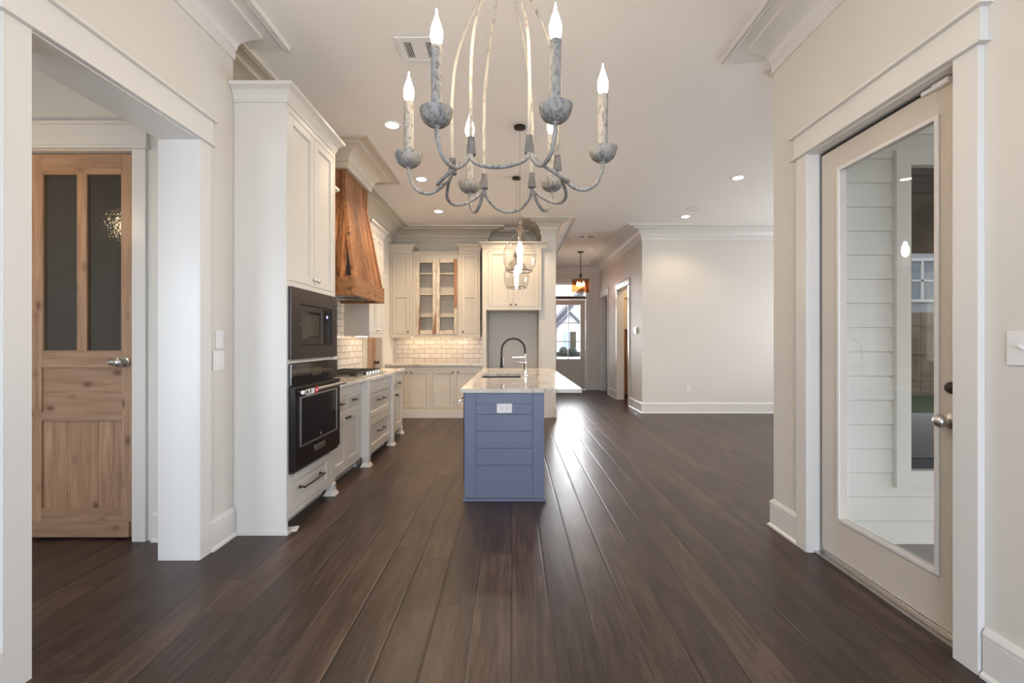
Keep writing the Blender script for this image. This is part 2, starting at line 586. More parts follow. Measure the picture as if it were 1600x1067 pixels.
E_L = Fr('E', WL); W_R = Fr('W', WR); E_K = Fr('E', KL); S_B = Fr('S', YB); W_H = Fr('W', HR); S_F = Fr('S', 12.24)
LO = (1.76, 2.70, 2.50)               # left cased opening
RO = (1.875, 2.80, 2.45)              # right glass door opening
wallmesh('wall_left', E_L, -2.8, 3.05, 0, CH, 0.23, [(LO[0]-.018, LO[1]+.018, -1, LO[2]+.018)], 'wall', 'left dining wall with wide cased opening')
wallmesh('wall_right', W_R, -2.8, 3.2, 0, CH, 0.13, [(RO[0]-.018, RO[1]+.018, -1, RO[2]+.018)], 'wall', 'right dining wall holding the glass door')
wallmesh('wall_near', Fr('N', -2.8), WL-.23, WR+.13, 0, CH, 0.12, [(-1.35, 1.15, 0.6, 2.5)], 'wall', 'wall behind the dining area with a wide window')
wallmesh('wall_kitchen_left', E_K, 3.052, 8.68, 0, CH, 0.15, [(6.68, 7.50, -1, 2.46)], 'wall', 'kitchen side wall behind the range run')
# kitchen back wall with the refrigerator recess, and the pier that ends it
mb = Mb()
mb.box(KL, -0.45, 8.35, 8.68, 0, CH)
mb.box(-0.45, 0.50, 8.55, 8.68, 0, CH)
struct(mb.build('wall_kitchen_back', 'cream'), 'kitchen back wall with refrigerator recess', 'wall')
mb = Mb()
mb.box(0.50, HL, 7.78, 12.24, 0, CH)
struct(mb.build('wall_pier', 'wall'), 'white wall end between the kitchen and the entry hall', 'wall')
HO = [(9.19, 10.20, -1, 2.46), (11.17, 12.08, -1, 2.46)]
wallmesh('wall_hall_right', W_H, 8.4, 12.24, 0, CH, 0.15, HO, 'wall', 'right hall wall with two doorways')
wallmesh('wall_living_back', S_B, 2.36, 6.6, 0, CH, 0.15, [], 'wall', 'large blank back wall of the living room')
mb = Mb()
FO = [(1.04, 2.00, -1, 2.46), (1.04, 2.00, 2.50, 2.86)]
for r in minus(0.50, 4.6, 0, CH, FO): mb.fbox(S_F, r[0], r[1], -.16, 0, r[2], r[3])
struct(mb.build('wall_entry', 'wall'), 'entry wall holding the front door', 'wall')
# living room wall with windows and the wall shared with the porch (lap siding outside)
LW = [(4.0, 5.6, 0.55, 2.45), (5.8, 7.4, 0.55, 2.45)]
wallmesh('wall_living_right', Fr('W', 6.6), 3.2, 8.4, 0, CH, 0.15, LW, 'wall', 'living room side wall with two windows')
XW = (2.62, 3.55, 0.45, 2.46)
wallmesh('wall_porch', Fr('N', 3.2), WR+.131, 6.75, 0, CH, 0.16, [XW], 'wall', 'living room wall that backs onto the porch')
# vestibule behind the left opening
mb = Mb()
for r in minus(-4.35, -2.101, 0, CH, [(-3.215, -2.455, -1, 2.56)]): mb.box(r[0], r[1], 2.97, 3.05, r[2], r[3])
struct(mb.build('wall_vestibule_back', 'wall'), 'vestibule wall around the pine door', 'wall')
mb = Mb(); mb.box(-4.5, -4.35, 0.2, 3.05, 0, CH)
struct(mb.build('wall_vestibule_left', 'wall'), 'far side wall of the vestibule', 'wall')
mb = Mb()
for r in minus(-4.35, -2.101, 0, CH, [(-3.75, -2.65, .6, 2.2)]): mb.box(r[0], r[1], .2, .35, r[2], r[3])
struct(mb.build('wall_vestibule_near', 'wall'), 'near wall of the vestibule', 'wall')
# rooms off the hall
mb = Mb(); mb.box(2.511, 4.45, 10.75, 10.85, 0, CH)
struct(mb.build('wall_mudroom_back', 'wall'), 'back wall of the small room off the hall', 'wall')
mb = Mb(); mb.box(4.45, 4.6, 8.401, 12.24, 0, CH)
struct(mb.build('wall_mudroom_right', 'wall'), 'side wall of the rooms off the hall', 'wall')
mb = Mb(); mb.box(-3.2, -2.301, 8.5, 8.68, 0, CH); mb.box(-3.35, -3.2, 3.051, 8.68, 0, CH)
struct(mb.build('wall_pantry', 'wall'), 'walls of the pantry behind the kitchen', 'wall')

# ------------------------------------------------------------------ crown moulding and baseboards
def arc_cove():
    pts = []
    for i in range(9):
        t = i/8*PI/2
        pts.append((0.03 + 0.155*(1-math.cos(t)), 3.262 + 0.062*math.sin(t)))
    return pts
COVE = [(0, 3.185), (0.014, 3.185), (0.016, 3.195), (0.016, 3.245), (0.026, 3.252)] + arc_cove() + [(0.196, 3.324), (0.196, 3.346), (0, 3.346)]
BRD = [(0, 3.3461), (0.268, 3.3461), (0.272, 3.335), (0.283, 3.332), (0.286, 3.342), (0.300, 3.342), (0.303, 3.332), (0.314, 3.336), (0.318, CH), (0, CH)]
def cove2():
    return COVE
tn = [0]
def trim(mb, m='trim', label=None, **k):
    tn[0] += 1
    return struct(mb.build('trim_%d' % tn[0], m, **k), label, 'trim')
mb = Mb()
mb.sweep([(WL, -2.8), (WL, 3.05)], COVE); mb.sweep([(WL, -2.8), (WL, 3.19)], BRD)
trim(mb, label='crown moulding along the left dining wall')
mb = Mb()
mb.sweep([(WR, 3.2), (WR, -2.8)], COVE); mb.sweep([(WR, 3.34), (WR, -2.8)], BRD)
trim(mb, label='crown moulding along the right dining wall')
# kitchen: taller cove, continuous around hood, recess, pier, hall and living room
def tall(p0, p1, h0=3.15):
    pts = [(0, h0), (0.014, h0), (0.016, h0+.01), (0.016, h0+.062), (0.028, h0+.07)]
    for i in range(9):
        t = i/8*PI/2
        pts.append((0.032 + 0.150*(1-math.cos(t)), h0+.075 + (3.318-h0-.075)*math.sin(t)))
    return pts + [(0.195, 3.320), (0.195, 3.346), (0, 3.346)]
TC = tall(0, 0, 3.13)
kp = [(KL, 3.06), (KL, 4.81), (-1.745, 4.81), (-1.745, 5.60), (KL, 5.60), (KL, 8.35), (-.45, 8.35), (-.45, 8.55), (.5, 8.55), (.5, 7.78), (HL, 7.78), (HL, 12.24), (HR, 12.24), (HR, YB), (6.6, YB), (6.6, 3.2), (1.98, 3.2)]
mb = Mb(); mb.sweep(kp[:6] + [(-1.2, 8.35)], TC); mb.sweep(kp[:6] + [(-1.2, 8.35)], BRD)
trim(mb, 'cream', label='crown moulding along the kitchen side wall and around the hood')
mb = Mb(); mb.sweep([(-1.2, 8.35)] + kp[6:11] + [(HL, 9.0)], TC); mb.sweep([(-1.2, 8.35)] + kp[6:11] + [(HL, 9.0)], BRD)
trim(mb, 'cream', label='crown moulding around the refrigerator recess and the wall end')
mb = Mb(); mb.sweep([(HL, 9.0)] + kp[11:], TC); mb.sweep([(HL, 9.0)] + kp[11:], BRD)
trim(mb, label='crown moulding of the hall and living room')

BB = [(0, 0), (0.030, 0), (0.030, 0.012), (0.019, 0.022), (0.017, 0.025), (0.017, 0.150), (0.014, 0.156), (0.020, 0.160), (0.020, 0.170), (0.010, 0.188), (0, 0.192)]
def base(name, paths, label):
    mb = Mb()
    for p in paths: mb.sweep(p, BB)
    return struct(mb.build('baseboard_'+name, 'trim'), label, 'baseboard')
base('left', [[(WL, -2.8), (WL, 1.655)], [(WL, 2.805), (WL, 3.045)]], 'tall white baseboard on the left dining wall')
base('right', [[(2.0, 3.2), (WR, 3.2), (WR, 2.905)], [(WR, 1.763), (WR, -2.8)]], 'tall white baseboard on the right dining wall')
base('pier', [[(HL-.001, 7.78), (HL, 7.78), (HL, 12.24), (.98, 12.24)]], 'white baseboard along the left hall wall')
base('living', [[(HR, 9.085), (HR, YB), (6.6, YB), (6.6, 3.2), (2.02, 3.2)]], 'white baseboard of the living room and hall corner')
base('hall', [[(HR, 11.065), (HR, 10.305)], [(2.105, 12.24), (HR-.012, 12.24)]], 'white baseboard between the hall doorways')
base('vestibule', [[(-4.35, 2.97), (-3.33, 2.97)], [(-2.335, 2.97), (-2.103, 2.97)]], 'white baseboard beside the pine door')

# ------------------------------------------------------------------ casings
def casing(fr, u0, u1, zt, th, w=0.10, cn=0.022, hh=0.16, ext=0.03, label=None, sill=False, jm=True, z0=0.0, m='trim'):
    mb = Mb()
    if jm:
        mb.fbox(fr, u0-.0175, u0, -th, cn*.5, z0, zt); mb.fbox(fr, u1, u1+.0175, -th, cn*.5, z0, zt)
        mb.fbox(fr, u0-.0175, u1+.0175, -th, cn*.5, zt, zt+.0175)
    mb.fbox(fr, u0-w, u0-.003, 0, cn, z0, zt+.004); mb.fbox(fr, u1+.003, u1+w, 0, cn, z0, zt+.004)
    mb.fbox(fr, u0-w-ext, u1+w+ext, 0, cn+.022, zt+.004, zt+.019)
    mb.fbox(fr, u0-w-ext*.5, u1+w+ext*.5, 0, cn+.006, zt+.019, zt+hh)
    mb.fbox(fr, u0-w-ext-.008, u1+w+ext+.008, 0, cn+.030, zt+hh, zt+hh+.015)
    if sill: mb.fbox(fr, u0-w-ext, u1+w+ext, 0, .07, z0-.03, z0); mb.fbox(fr, u0-w, u1+w, 0, cn, z0-.12, z0-.03)
    return trim(mb, m, label, bevel=.0015)
casing(E_L, LO[0], LO[1], LO[2], .232, .105, .017, .155, .02, 'white casing and header of the wide left opening')
casing(W_R, RO[0], RO[1], RO[2], .05, .105, .028, .145, .03, 'white casing and header of the glass door')
casing(Fr('S', 2.97), -3.20, -2.47, 2.545, .08, .09, .018, .16, .02, 'white casing around the pine door')
casing(W_H, 9.21, 10.18, 2.44, .152, .095, .02, .13, .02, 'white casing of the near hall doorway')
casing(W_H, 11.19, 12.06, 2.44, .152, .095, .02, .18, .03, 'white casing of the far hall doorway')
casing(S_F, 1.06, 1.98, 2.87, .05, .085, .02, .10, .01, 'white casing around the front door and transom')
casing(E_K, 6.70, 7.48, 2.44, .152, .09, .018, .15, .02, 'cream casing of the pantry doorway', m='cream')

# ------------------------------------------------------------------ windows behind the camera and in the living room
def window(idx, fr, u0, u1, z0, z1, th, fm='trim', cols=2, rows=2, label=None, gm='gl', d=None):
    r = thing('window_%d' % idx, fr.q((u0+u1)/2, -th/2, z0), label, 'window'); struct(r)
    d = th/2 if d is None else d
    mb = Mb()
    for b in ((u0+.001, u0+.05, z0+.001, z1-.001), (u1-.05, u1-.001, z0+.001, z1-.001), (u0+.05, u1-.05, z0+.001, z0+.06), (u0+.05, u1-.05, z1-.05, z1-.001)):
        mb.fbox(fr, b[0], b[1], -d-.03, -d+.03, b[2], b[3])
    for i in range(1, cols):
        u = u0 + (u1-u0)*i/cols; mb.fbox(fr, u-.012, u+.012, -d-.02, -d+.02, z0+.06, z1-.05)
    for i in range(1, rows):
        z = z0 + (z1-z0)*i/rows; mb.fbox(fr, u0+.05, u1-.05, -d-.022, -d+.022, z-.015, z+.015)
    mb.build('window_frame', fm, r)
    mb = Mb(); mb.fbox(fr, u0+.04, u1-.04, -d-.003, -d+.003, z0+.05, z1-.04); mb.build('pane', gm, r)
    return r
window(1, Fr('N', -2.8), -1.35, 1.15, 0.6, 2.5, .12, cols=3, label='wide window in the wall behind the dining area')
window(2, Fr('W', 6.6), 4.0, 5.6, .55, 2.45, .15, label='near window in the living room side wall')
window(3, Fr('W', 6.6), 5.8, 7.4, .55, 2.45, .15, label='far window in the living room side wall')
window(6, Fr('N', .35), -3.75, -2.65, .6, 2.2, .15, label='window in the near wall of the vestibule')
wx = window(4, Fr('N', 3.2), XW[0], XW[1], XW[2], XW[3], .16, 'win', 1, 1, 'dark framed window seen through the glass door', 'glt', .13)
mb = Mb(); mb.box(XW[0]+.05, XW[1]-.05, 3.05, 3.10, XW[3]-.16, XW[3]-.052); mb.build('head_rail', 'win', wx)

# ------------------------------------------------------------------ porch outside the glass door
mb = Mb()
zz = 2.346 - 0.16*15
k = 0
while zz < 3.2:
    for (a, b) in ((WR+.135, 2.53), (3.64, 6.75)) if (zz > .36 - .01 and zz < 2.50) else ((WR+.135, 6.75),):
        mb.prism([(a, 3.030, zz), (a, 3.0395, zz), (a, 3.0395, zz+.16), (a, 3.024, zz+.16), (a, 3.010, zz+.008), (a, 3.030, zz+.007)], (b-a, 0, 0))
    zz += .16
struct(mb.build('wall_siding', 'siding'), 'pale lap siding wall seen through the glass door', 'wall')
mb = Mb()
Yf = 3.0395
for b in ((2.525, 2.62, .34, 2.56), (3.55, 3.645, .34, 2.56), (2.62, 3.55, .34, .45), (2.62, 3.55, 2.46, 2.56)):
    mb.box(b[0], b[1], 2.985, Yf, b[2], b[3])
trim(mb, 'siding', 'pale outside casing of the dark framed window')
mb = Mb(); mb.box(1.975, 9.5, -2.4, 3.04, -0.12, -0.04)
struct(mb.build('floor_porch', 'conc'), 'grey concrete porch slab outside the glass door', 'floor')
mb = Mb(); mb.box(1.975, 9.5, -2.4, 2.97, 2.95, 3.02)
struct(mb.build('ceiling_porch', 'porchc'), 'dark boarded porch ceiling', 'ceiling')
mb = Mb(); mb.box(-40, 60, -40, -3.2, -0.5, -0.4); mb.box(6.9, 60, -3.2, 40, -0.5, -0.4)
struct(mb.build('ground_lawn', 'lawn'), 'lawn outside the house', 'ground')
mb = Mb(); mb.box(-20, 7, 12.42, 70, -0.3, -0.2)
struct(mb.build('ground_drive', 'conc'), 'pale driveway in front of the house', 'ground')

# ------------------------------------------------------------------ doors
def rect_frame(mb, fr, u0, u1, z0, z1, n0, n1, ws, wt, wbm):
    mb.fbox(fr, u0, u0+ws, n0, n1, z0, z1); mb.fbox(fr, u1-ws, u1, n0, n1, z0, z1)
    mb.fbox(fr, u0+ws, u1-ws, n0, n1, z1-wt, z1); mb.fbox(fr, u0+ws, u1-ws, n0, n1, z0, z0+wbm)

def knob(parent, fr, u, n, z, m='nickel', r=.028, name='door_knob', lat='z', rose=.034):
    o = fr.q(u, n, z)
    ax = 'x' if fr.k in 'EW' else 'y'
    s = 1 if fr.k in 'EN' else -1
    mb = Mb()
    prof = [(rose, 0), (rose, .008*s), (rose*.6, .012*s), (r*.42, .016*s), (r*.42, .032*s), (r*.8, .038*s), (r, .05*s), (r*.93, .064*s), (r*.55, .073*s), (0.0, .075*s)]
    mb.lathe(o, prof, 20, ax)
    return mb.build(name, m, parent, smooth=True)

# glass door on the right (door_1)
d1 = thing('door_1', (1.925, 2.34, 0.03), 'full-glass door on the right opening to the porch, unlit tone painted in beige', 'door'); struct(d1)
mb = Mb(); A, B_ = 1.880, 2.793
fd = Fr('W', 1.90)
rect_frame(mb, fd, A, B_, .035, 2.435, -.045, 0, .15, .135, .235)
mb.build('slab', 'doorp', d1, bevel=.002)
mb = Mb()
g0, g1, h0, h1 = A+.15, B_-.15, .27, 2.30
rect_frame(mb, fd, g0-.012, g1+.012, h0-.012, h1+.012, -.0, .010, .022, .022, .022)
mb.build('glazing_bead', 'trim', d1, bevel=.003)
mb = Mb(); mb.fbox(fd, g0-.005, g1+.005, -.028, -.022, h0-.005, h1+.005); mb.build('pane', 'gl', d1)
mb = Mb(); mb.box(1.902, 1.94, B_+.0002, RO[1]-.0002, .03, RO[2]-.0005); mb.box(1.902, 1.94, RO[0]+.0005, B_+.0002, 2.4352, RO[2]-.0005); mb.box(1.902, 1.94, RO[0]+.0002, A-.0002, .03, 2.4352); mb.build('gap_shade_strip', 'rubber', d1)  # black strips paint the shade of the gap around the slab
knob(d1, fd, 1.965, 0, .955, 'nickel', .028)
mb = Mb(); mb.lathe(fd.q(1.965, 0, 1.10), [(.026, 0), (.026, -.008), (.018, -.018), (0, -.019)], 18, 'x'); mb.build('deadbolt', 'dnick', d1, smooth=True)
mb = Mb(); mb.box(1.855, 1.97, RO[0]+.001, RO[1]-.001, 0, .014); mb.box(1.905, 1.945, RO[0]+.001, RO[1]-.001, .014, .03)
trim(mb, 'steel', 'metal threshold under the glass door', bevel=.002)
s1 = thing('contact_sensor', (1.87, 1.99, 2.40), 'small white contact sensor at the top corner of the glass door', 'sensor')
mb = Mb(); mb.box(1.872, 1.898, 1.955, 2.035, 2.418, 2.443); mb.build('sensor_body', 'plastic', s1, bevel=.004)
mb = Mb(); mb.box(1.880, 1.898, 2.04, 2.095, 2.424, 2.442); mb.build('sensor_magnet', 'plastic', s1, bevel=.003)

# pine door (door_2)
d2 = thing('door_2', (-2.835, 3.0, .02), 'antique pine door with two obscure glass panes in the vestibule', 'door'); struct(d2)
fp = Fr('S', 2.998)
x0, x1, z0, z1 = -3.196, -2.475, .012, 2.535
mb = Mb()
mb.fbox(fp, x0, x0+.095, -.04, 0, z0, z1); mb.fbox(fp, x1-.095, x1, -.04, 0, z0, z1)
mb.fbox(fp, -2.862, -2.812, -.035, -.002, 1.232, 2.41)
mb.build('stile', 'pine', d2, bevel=.003)
mb = Mb()
for a, b in ((2.41, z1), (1.125, 1.232), (.775, .835), (z0, .20)): mb.fbox(fp, x0+.095, x1-.095, -.04, 0, a, b)
mb.build('rail', 'pineh', d2, bevel=.003)
mb = Mb(); mb.fbox(fp, x0+.095, x1-.095, -.032, -.014, .835, 1.125); mb.build('door_panel', 'pineh', d2)
mb = Mb()
mb.fbox(fp, x0+.095, x1-.095, -.032, -.016, .20, .775)
for u in (-2.945, -2.74): mb.fbox(fp, u-.0015, u+.0015, -.016, -.013, .20, .775)
mb.build('door_panel', 'pine', d2)
mb = Mb(); mb.fbox(fp, x0+.03, x1-.04, 0, .014, z0+.003, .118); mb.build('kick_board', 'pineh', d2, bevel=.003)
for i, (a, b) in enumerate(((x0+.095, -2.862), (-2.812, x1-.095))):
    mb = Mb(); mb.fbox(fp, a, b, -.024, -.018, 1.232, 2.41); mb.build('pane', 'obs', d2)
    mb = Mb(); rect_frame(mb, fp, a, b, 1.232, 2.41, -.018, -.002, .008, .008, .008); mb.build('glazing_bead', 'pine', d2, bevel=.002)
kk = knob(d2, fp, x1-.075, 0, 1.165, 'nickel', .030)
mb = Mb(); mb.lathe(fp.q(x1-.075, .045, 1.165), [(.010, .01), (.019, 0), (.025, -.03), (.020, -.058), (0.0, -.068)], 16, 'x'); mb.build('knob_grip', 'nickel', kk, smooth=True)
# vestibule lamp (its light shows in the hammered glass)
vl = thing('ceiling_pendant', (-3.02, 2.42, 2.1), 'small globe pendant lighting the vestibule', 'lamp')
mb = Mb(); mb.lathe((-3.02, 2.42, 2.20), [(0.0, -.07), (.045, -.055), (.07, 0), (.045, .055), (.02, .07)], 20); mb.build('globe', emis('vestibule_globe', (1, .72, .42), 14), vl, smooth=True)
mb = Mb(); mb.tube([(-3.02, 2.42, 2.27), (-3.02, 2.42, CH)], .005, 8); mb.build('stem', 'bronze', vl)

# front door (door_3) with transom
d3 = thing('door_3', (1.515, 12.3, .02), 'front entry door with a six-light glass and two lower panels', 'door'); struct(d3)
ff = Fr('S', 12.27)
a, b = 1.063, 1.977
mb = Mb()
rect_frame(mb, ff, a, b, .01, 2.42, -.04, 0, .12, .12, .20)
mb.fbox(ff, a+.12, b-.12, -.04, 0, .70, .81)
mb.fbox(ff, 1.475, 1.565, -.04, 0, .20, .70)
mb.build('slab', 'doorp', d3, bevel=.003)
mb = Mb(); mb.fbox(ff, a+.12, 1.475, -.03, -.014, .20, .70); mb.fbox(ff, 1.565, b-.12, -.03, -.014, .20, .70)
mb.fbox(ff, a+.165, 1.43, -.014, -.006, .245, .655); mb.fbox(ff, 1.61, b-.165, -.014, -.006, .245, .655); mb.build('door_panel', 'doorp', d3, bevel=.003)
mb = Mb(); mb.fbox(ff, a+.12, b-.12, -.024, -.018, .81, 2.30); mb.build('pane', 'gl', d3)
mb = Mb()
mb.fbox(ff, 1.51, 1.53, -.03, -.008, .81, 2.30)
for z in (1.30, 1.80): mb.fbox(ff, a+.12, b-.12, -.03, -.008, z-.01, z+.01)
rect_frame(mb, ff, a+.12, b-.12, .81, 2.30, -.012, .006, .018, .018, .018)
mb.build('muntin', 'trim', d3)
knob(d3, ff, b-.06, 0, .93, 'nickel', .028)
mb = Mb(); mb.lathe(ff.q(b-.06, 0, 1.06), [(.028, 0), (.028, -.01), (.015, -.02), (0, -.021)], 16, 'y'); mb.build('deadbolt', 'nickel', d3, smooth=True)
w5 = thing('window_5', (1.52, 12.3, 2.5), 'transom window above the front door', 'window'); struct(w5)
mb = Mb(); rect_frame(mb, ff, a, b, 2.50, 2.855, -.03, .0, .03, .03, .03); mb.fbox(ff, a, b, -.05, .03, 2.425, 2.499); mb.fbox(ff, 1.51, 1.53, -.028, -.006, 2.53, 2.825); mb.build('window_frame', 'trim', w5)
mb = Mb(); mb.fbox(ff, a+.02, b-.02, -.024, -.019, 2.52, 2.835); mb.build('pane', 'gl', w5)

# pantry pine door in the kitchen side wall (door_4)
d4 = thing('door_4', (-2.26, 7.1, 0), 'brown wooden pantry door beyond the range run', 'door'); struct(d4)
fk = Fr('E', -2.235)
mb = Mb(); rect_frame(mb, fk, 6.703, 7.477, .01, 2.435, -.04, 0, .11, .12, .2); mb.fbox(fk, 6.81, 7.37, -.03, -.012, .2, 2.32); mb.build('slab', 'pine', d4, bevel=.003)
knob(d4, fk, 7.40, 0, .96, 'dnick', .028)

# ------------------------------------------------------------------ neighbour's house, shrubs, fence outside
nh = thing('neighbor_house', (7.5, 50, -.2), 'white neighbouring house with steep dark gable roof outside the front door', 'house')
def gable(gx, y, hw, ez, pz, rt, over, dp):
    m1 = Mb(); m1.prism([(gx-hw, y, -.2), (gx+hw, y, -.2), (gx+hw, y, ez), (gx, y, pz), (gx-hw, y, ez)], (0, dp, 0)); m1.build('house_wall', 'brickw', nh)
    m2 = Mb()
    for sgn in (-1, 1):
        dx, dz = sgn*(hw+over), (ez-pz)*(hw+over)/hw
        m2.prism([(gx, y-.3, pz+.01), (gx+dx, y-.3, pz+dz+.01), (gx+dx, y-.3, pz+dz+rt), (gx, y-.3, pz+rt)], (0, dp, 0))
    m2.build('house_roof', 'roof', nh)
gable(8.3, 50, 4.3, 2.1, 7.0, .75, .4, 8)
gable(6.0, 47, 1.7, 2.4, 4.1, .30, .3, 2.6)
mb = Mb(); mb.box(5.35, 5.95, 46.92, 46.99, .6, 2.3); mb.build('shutter', 'shut', nh)
mb = Mb(); mb.box(6.0, 6.6, 46.93, 46.99, .6, 2.3); mb.build('house_window', 'mirror', nh)
mb = Mb(); mb.box(3.0, 9.5, 45.2, 45.7, -.2, .25)
for v in mb.b.verts: v.co += Vector((random.uniform(-1, 1), random.uniform(-1, 1), random.uniform(-1, 1)))*.05
tag(mb.build('hedge', 'bush'), 'low dark hedge across the drive from the front door', 'hedge')
for i, (x, r) in enumerate(((4.98, .42), (5.85, .42))):
    mb = Mb()
    bmesh.ops.create_icosphere(mb.b, subdivisions=3, radius=r, matrix=Matrix.Translation((x, 44.0, -.2+r*1.3)))
    for v in mb.b.verts: v.co += Vector((random.uniform(-1, 1), random.uniform(-1, 1), random.uniform(-1, 1)))*.035
    mb.tube([(x, 44, -.2), (x, 44, .1)], .05, 6)
    tag(mb.build('shrub', 'bush'), 'round dark shrub outside the front door, %s of the two' % ('left', 'right')[i], 'shrub', 'shrubs across the drive')
mb = Mb()
for i in range(80): mb.box(-2+i*.3, -2+i*.3+.285, -8.05, -8, -.4, 2.2)
for z in (.1, .9, 1.8): mb.box(-2, 22, -8.0, -7.95, z, z+.1)
tag(mb.build('privacy_fence', 'fence'), 'brown board fence outside, reflected in the dark window', 'fence')

bh = thing('neighbor_house', (16, -13, -.4), 'pale house behind the fence, reflected in the dark window', 'house')
mb = Mb(); mb.box(10, 24, -14, -12.5, -.4, 6.5); mb.build('house_wall', 'brickw', bh)
fb = Fr('N', -12.499)
mb = Mb(); rect_frame(mb, fb, 15.9, 17.6, 2.9, 4.7, 0, .08, .12, .12, .12); mb.fbox(fb, 16.70, 16.80, 0, .07, 3.0, 4.6); mb.fbox(fb, 16, 17.5, 0, .07, 3.75, 3.82); mb.build('window_frame', 'plastic', bh)
mb = Mb(); mb.fbox(fb, 16, 17.5, 0, .03, 3.0, 4.6); mb.build('pane', 'shut', bh)

# ------------------------------------------------------------------ cabinets
FT = .02      # face frame thickness


def carcass(fr, u0, u1, z0, z1, depth, shelves=(), m='cab', parent=None, floor_gap=0.0, toe=None, back=True):
    t = .018
    mb = Mb()
    mb.fbox(fr, u0, u0+t, -depth, -FT, z0, z1); mb.fbox(fr, u1-t, u1, -depth, -FT, z0, z1)
    mb.fbox(fr, u0+t, u1-t, -depth, -FT, z0, z0+t); mb.fbox(fr, u0+t, u1-t, -depth, -FT, z1-t, z1)
    if back: mb.fbox(fr, u0+t, u1-t, -depth, -depth+.008, z0+t, z1-t)
    for z in shelves: mb.fbox(fr, u0+t, u1-t, -depth+.008, -FT-.001, z-.009, z+.009)
    if toe is not None:
        mb.fbox(fr, u0, u1, -depth, -FT-toe, 0.001, z0)
    return mb.build('carcass', m, parent)


def face(fr, u0, u1, z0, z1, ops, m, parent):
    mb = Mb()
    for r in minus(u0, u1, z0, z1, ops): mb.fbox(fr, r[0], r[1], -FT, 0, r[2], r[3])
    return mb.build('face_frame', m, parent)


def shaker(fr, o, m, parent, name='door', w=.058, mid=None, panel=True, g=.003):
    u0, u1, z0, z1 = o[0]+g, o[1]-g, o[2]+g, o[3]-g
    mb = Mb()
    rect_frame(mb, fr, u0, u1, z0, z1, -FT+.001, -.001, w, w, w)
    mb.fbox(fr, u0+w, u1-w, -FT+.001, -.012, z0+w, z1-w)
    if mid: mb.fbox(fr, u0+w, u1-w, -.012, -.001, mid-w*.45, mid+w*.45)
    d = mb.build(name, m, parent, bevel=.0025)
    # small bead inside the frame
    mb = Mb()
    for (za, zb) in (((z0+w, mid-w*.45), (mid+w*.45, z1-w)) if mid else ((z0+w, z1-w),)):
        rect_frame(mb, fr, u0+w, u1-w, za, zb, -.012, -.006, .009, .009, .009)
    mb.build('bead', m, d, bevel=.003)
    return d


def cabknob(fr, u, z, parent, m='dnick'):
    ax = 'x' if fr.k in 'EW' else 'y'; s = 1 if fr.k in 'EN' else -1
    mb = Mb(); mb.lathe(fr.q(u, -.001, z), [(.008, 0), (.006, .010*s), (.013, .016*s), (.015, .022*s), (.011, .028*s), (0, .030*s)], 12, ax)
    return mb.build('knob', m, parent, smooth=True)


def pull(fr, u0, u1, z, parent, m='dnick', st=.032, r=.0055):
    mb = Mb()
    for u in (u0+.012, u1-.012): mb.tube([fr.q(u, -.001, z), fr.q(u, st, z)], r*.9, 8)
    mb.tube([fr.q(u0, st, z), fr.q((u0+u1)/2, st+.004, z), fr.q(u1, st, z)], r, 8)
    for u in (u0+.012, u1-.012): mb.tube([fr.q(u, -.001, z), fr.q(u, .004, z)], r*2, 8)
    return mb.build('handle', m, parent, smooth=True)


CROWN = [(0, 0), (.006, 0), (.006, .012), (.010, .02), (.016, .045), (.030, .072), (.052, .088), (.056, .09), (.056, .112), (0, .112)]


def cab_crown(path, z, m, parent, sc=1.0):
    mb = Mb(); mb.sweep(path, [(n*sc, z+h*sc) for n, h in CROWN]); return mb.build('cabinet_crown', m, parent)


def foot(fr, u, n, m, parent, h=.115, w=.062):
    """square post foot with a flared base"""
    mb = Mb()
    q = fr.q(u, n, 0)
    r = w/2
    mb.box(q[0]-r, q[0]+r, q[1]-r, q[1]+r, .042, h)
    R = r + .020
    mb.hexa([(q[0]-R, q[1]-R, .001), (q[0]+R, q[1]-R, .001), (q[0]+R, q[1]+R, .001), (q[0]-R, q[1]+R, .001),
             (q[0]-r, q[1]-r, .042), (q[0]+r, q[1]-r, .042), (q[0]+r, q[1]+r, .042), (q[0]-r, q[1]+r, .042)])
    return mb.build('leg', m, parent, bevel=.003)


EC = Fr('E', -1.514)
DP = 1.514 - 2.148                       # depth to wall (negative)
DEP = 2.148 - 1.514
# ---- tall oven cabinet
t = thing('tall_oven_cabinet', (-1.83, 3.47, 0), 'tall white cabinet at the near end of the range wall holding microwave and oven', 'cabinet')
A, B = 3.056, 3.895
mb = Mb()
tt = .02
mb.fbox(EC, A, A+tt, -DEP, 0, .001, 2.93)           # near end panel
mb.fbox(EC, B-tt, B, -DEP, 0, .10, 2.93)
mb.fbox(EC, A+tt, B-tt, -DEP, -DEP+.01, .1, 2.93)
for z in (.10, .385, 1.155, 1.685, 2.91): mb.fbox(EC, A+tt, B-tt, -DEP+.01, -FT-.001, z, z+.018)
mb.fbox(EC, A+tt, B-tt, -DEP+.01, -.10, .001, .10)
mb.fbox(EC, A-.012, A, -.345, .012, .001, .022)
mb.fbox(EC, A, A+.05, 0, .012, .001, .022)
mb.build('carcass', 'cab', t)
ops = [(A+.035, B-.035, 1.165, 1.68), (A+.035, B-.035, .40, 1.15), (A+.035, 3.485, 1.715, 2.86), (3.500, B-.03, 1.715, 2.86), (A+.04, 3.775, .125, .375)]
face(EC, A+tt, B-tt, .10, 2.93, ops, 'cab', t)
dd = shaker(EC, ops[2], 'cab', t); cabknob(EC, 3.455, 1.765, dd, 'steel'); 
dd2 = shaker(EC, ops[3], 'cab', t); cabknob(EC, 3.53, 1.765, dd2, 'steel')
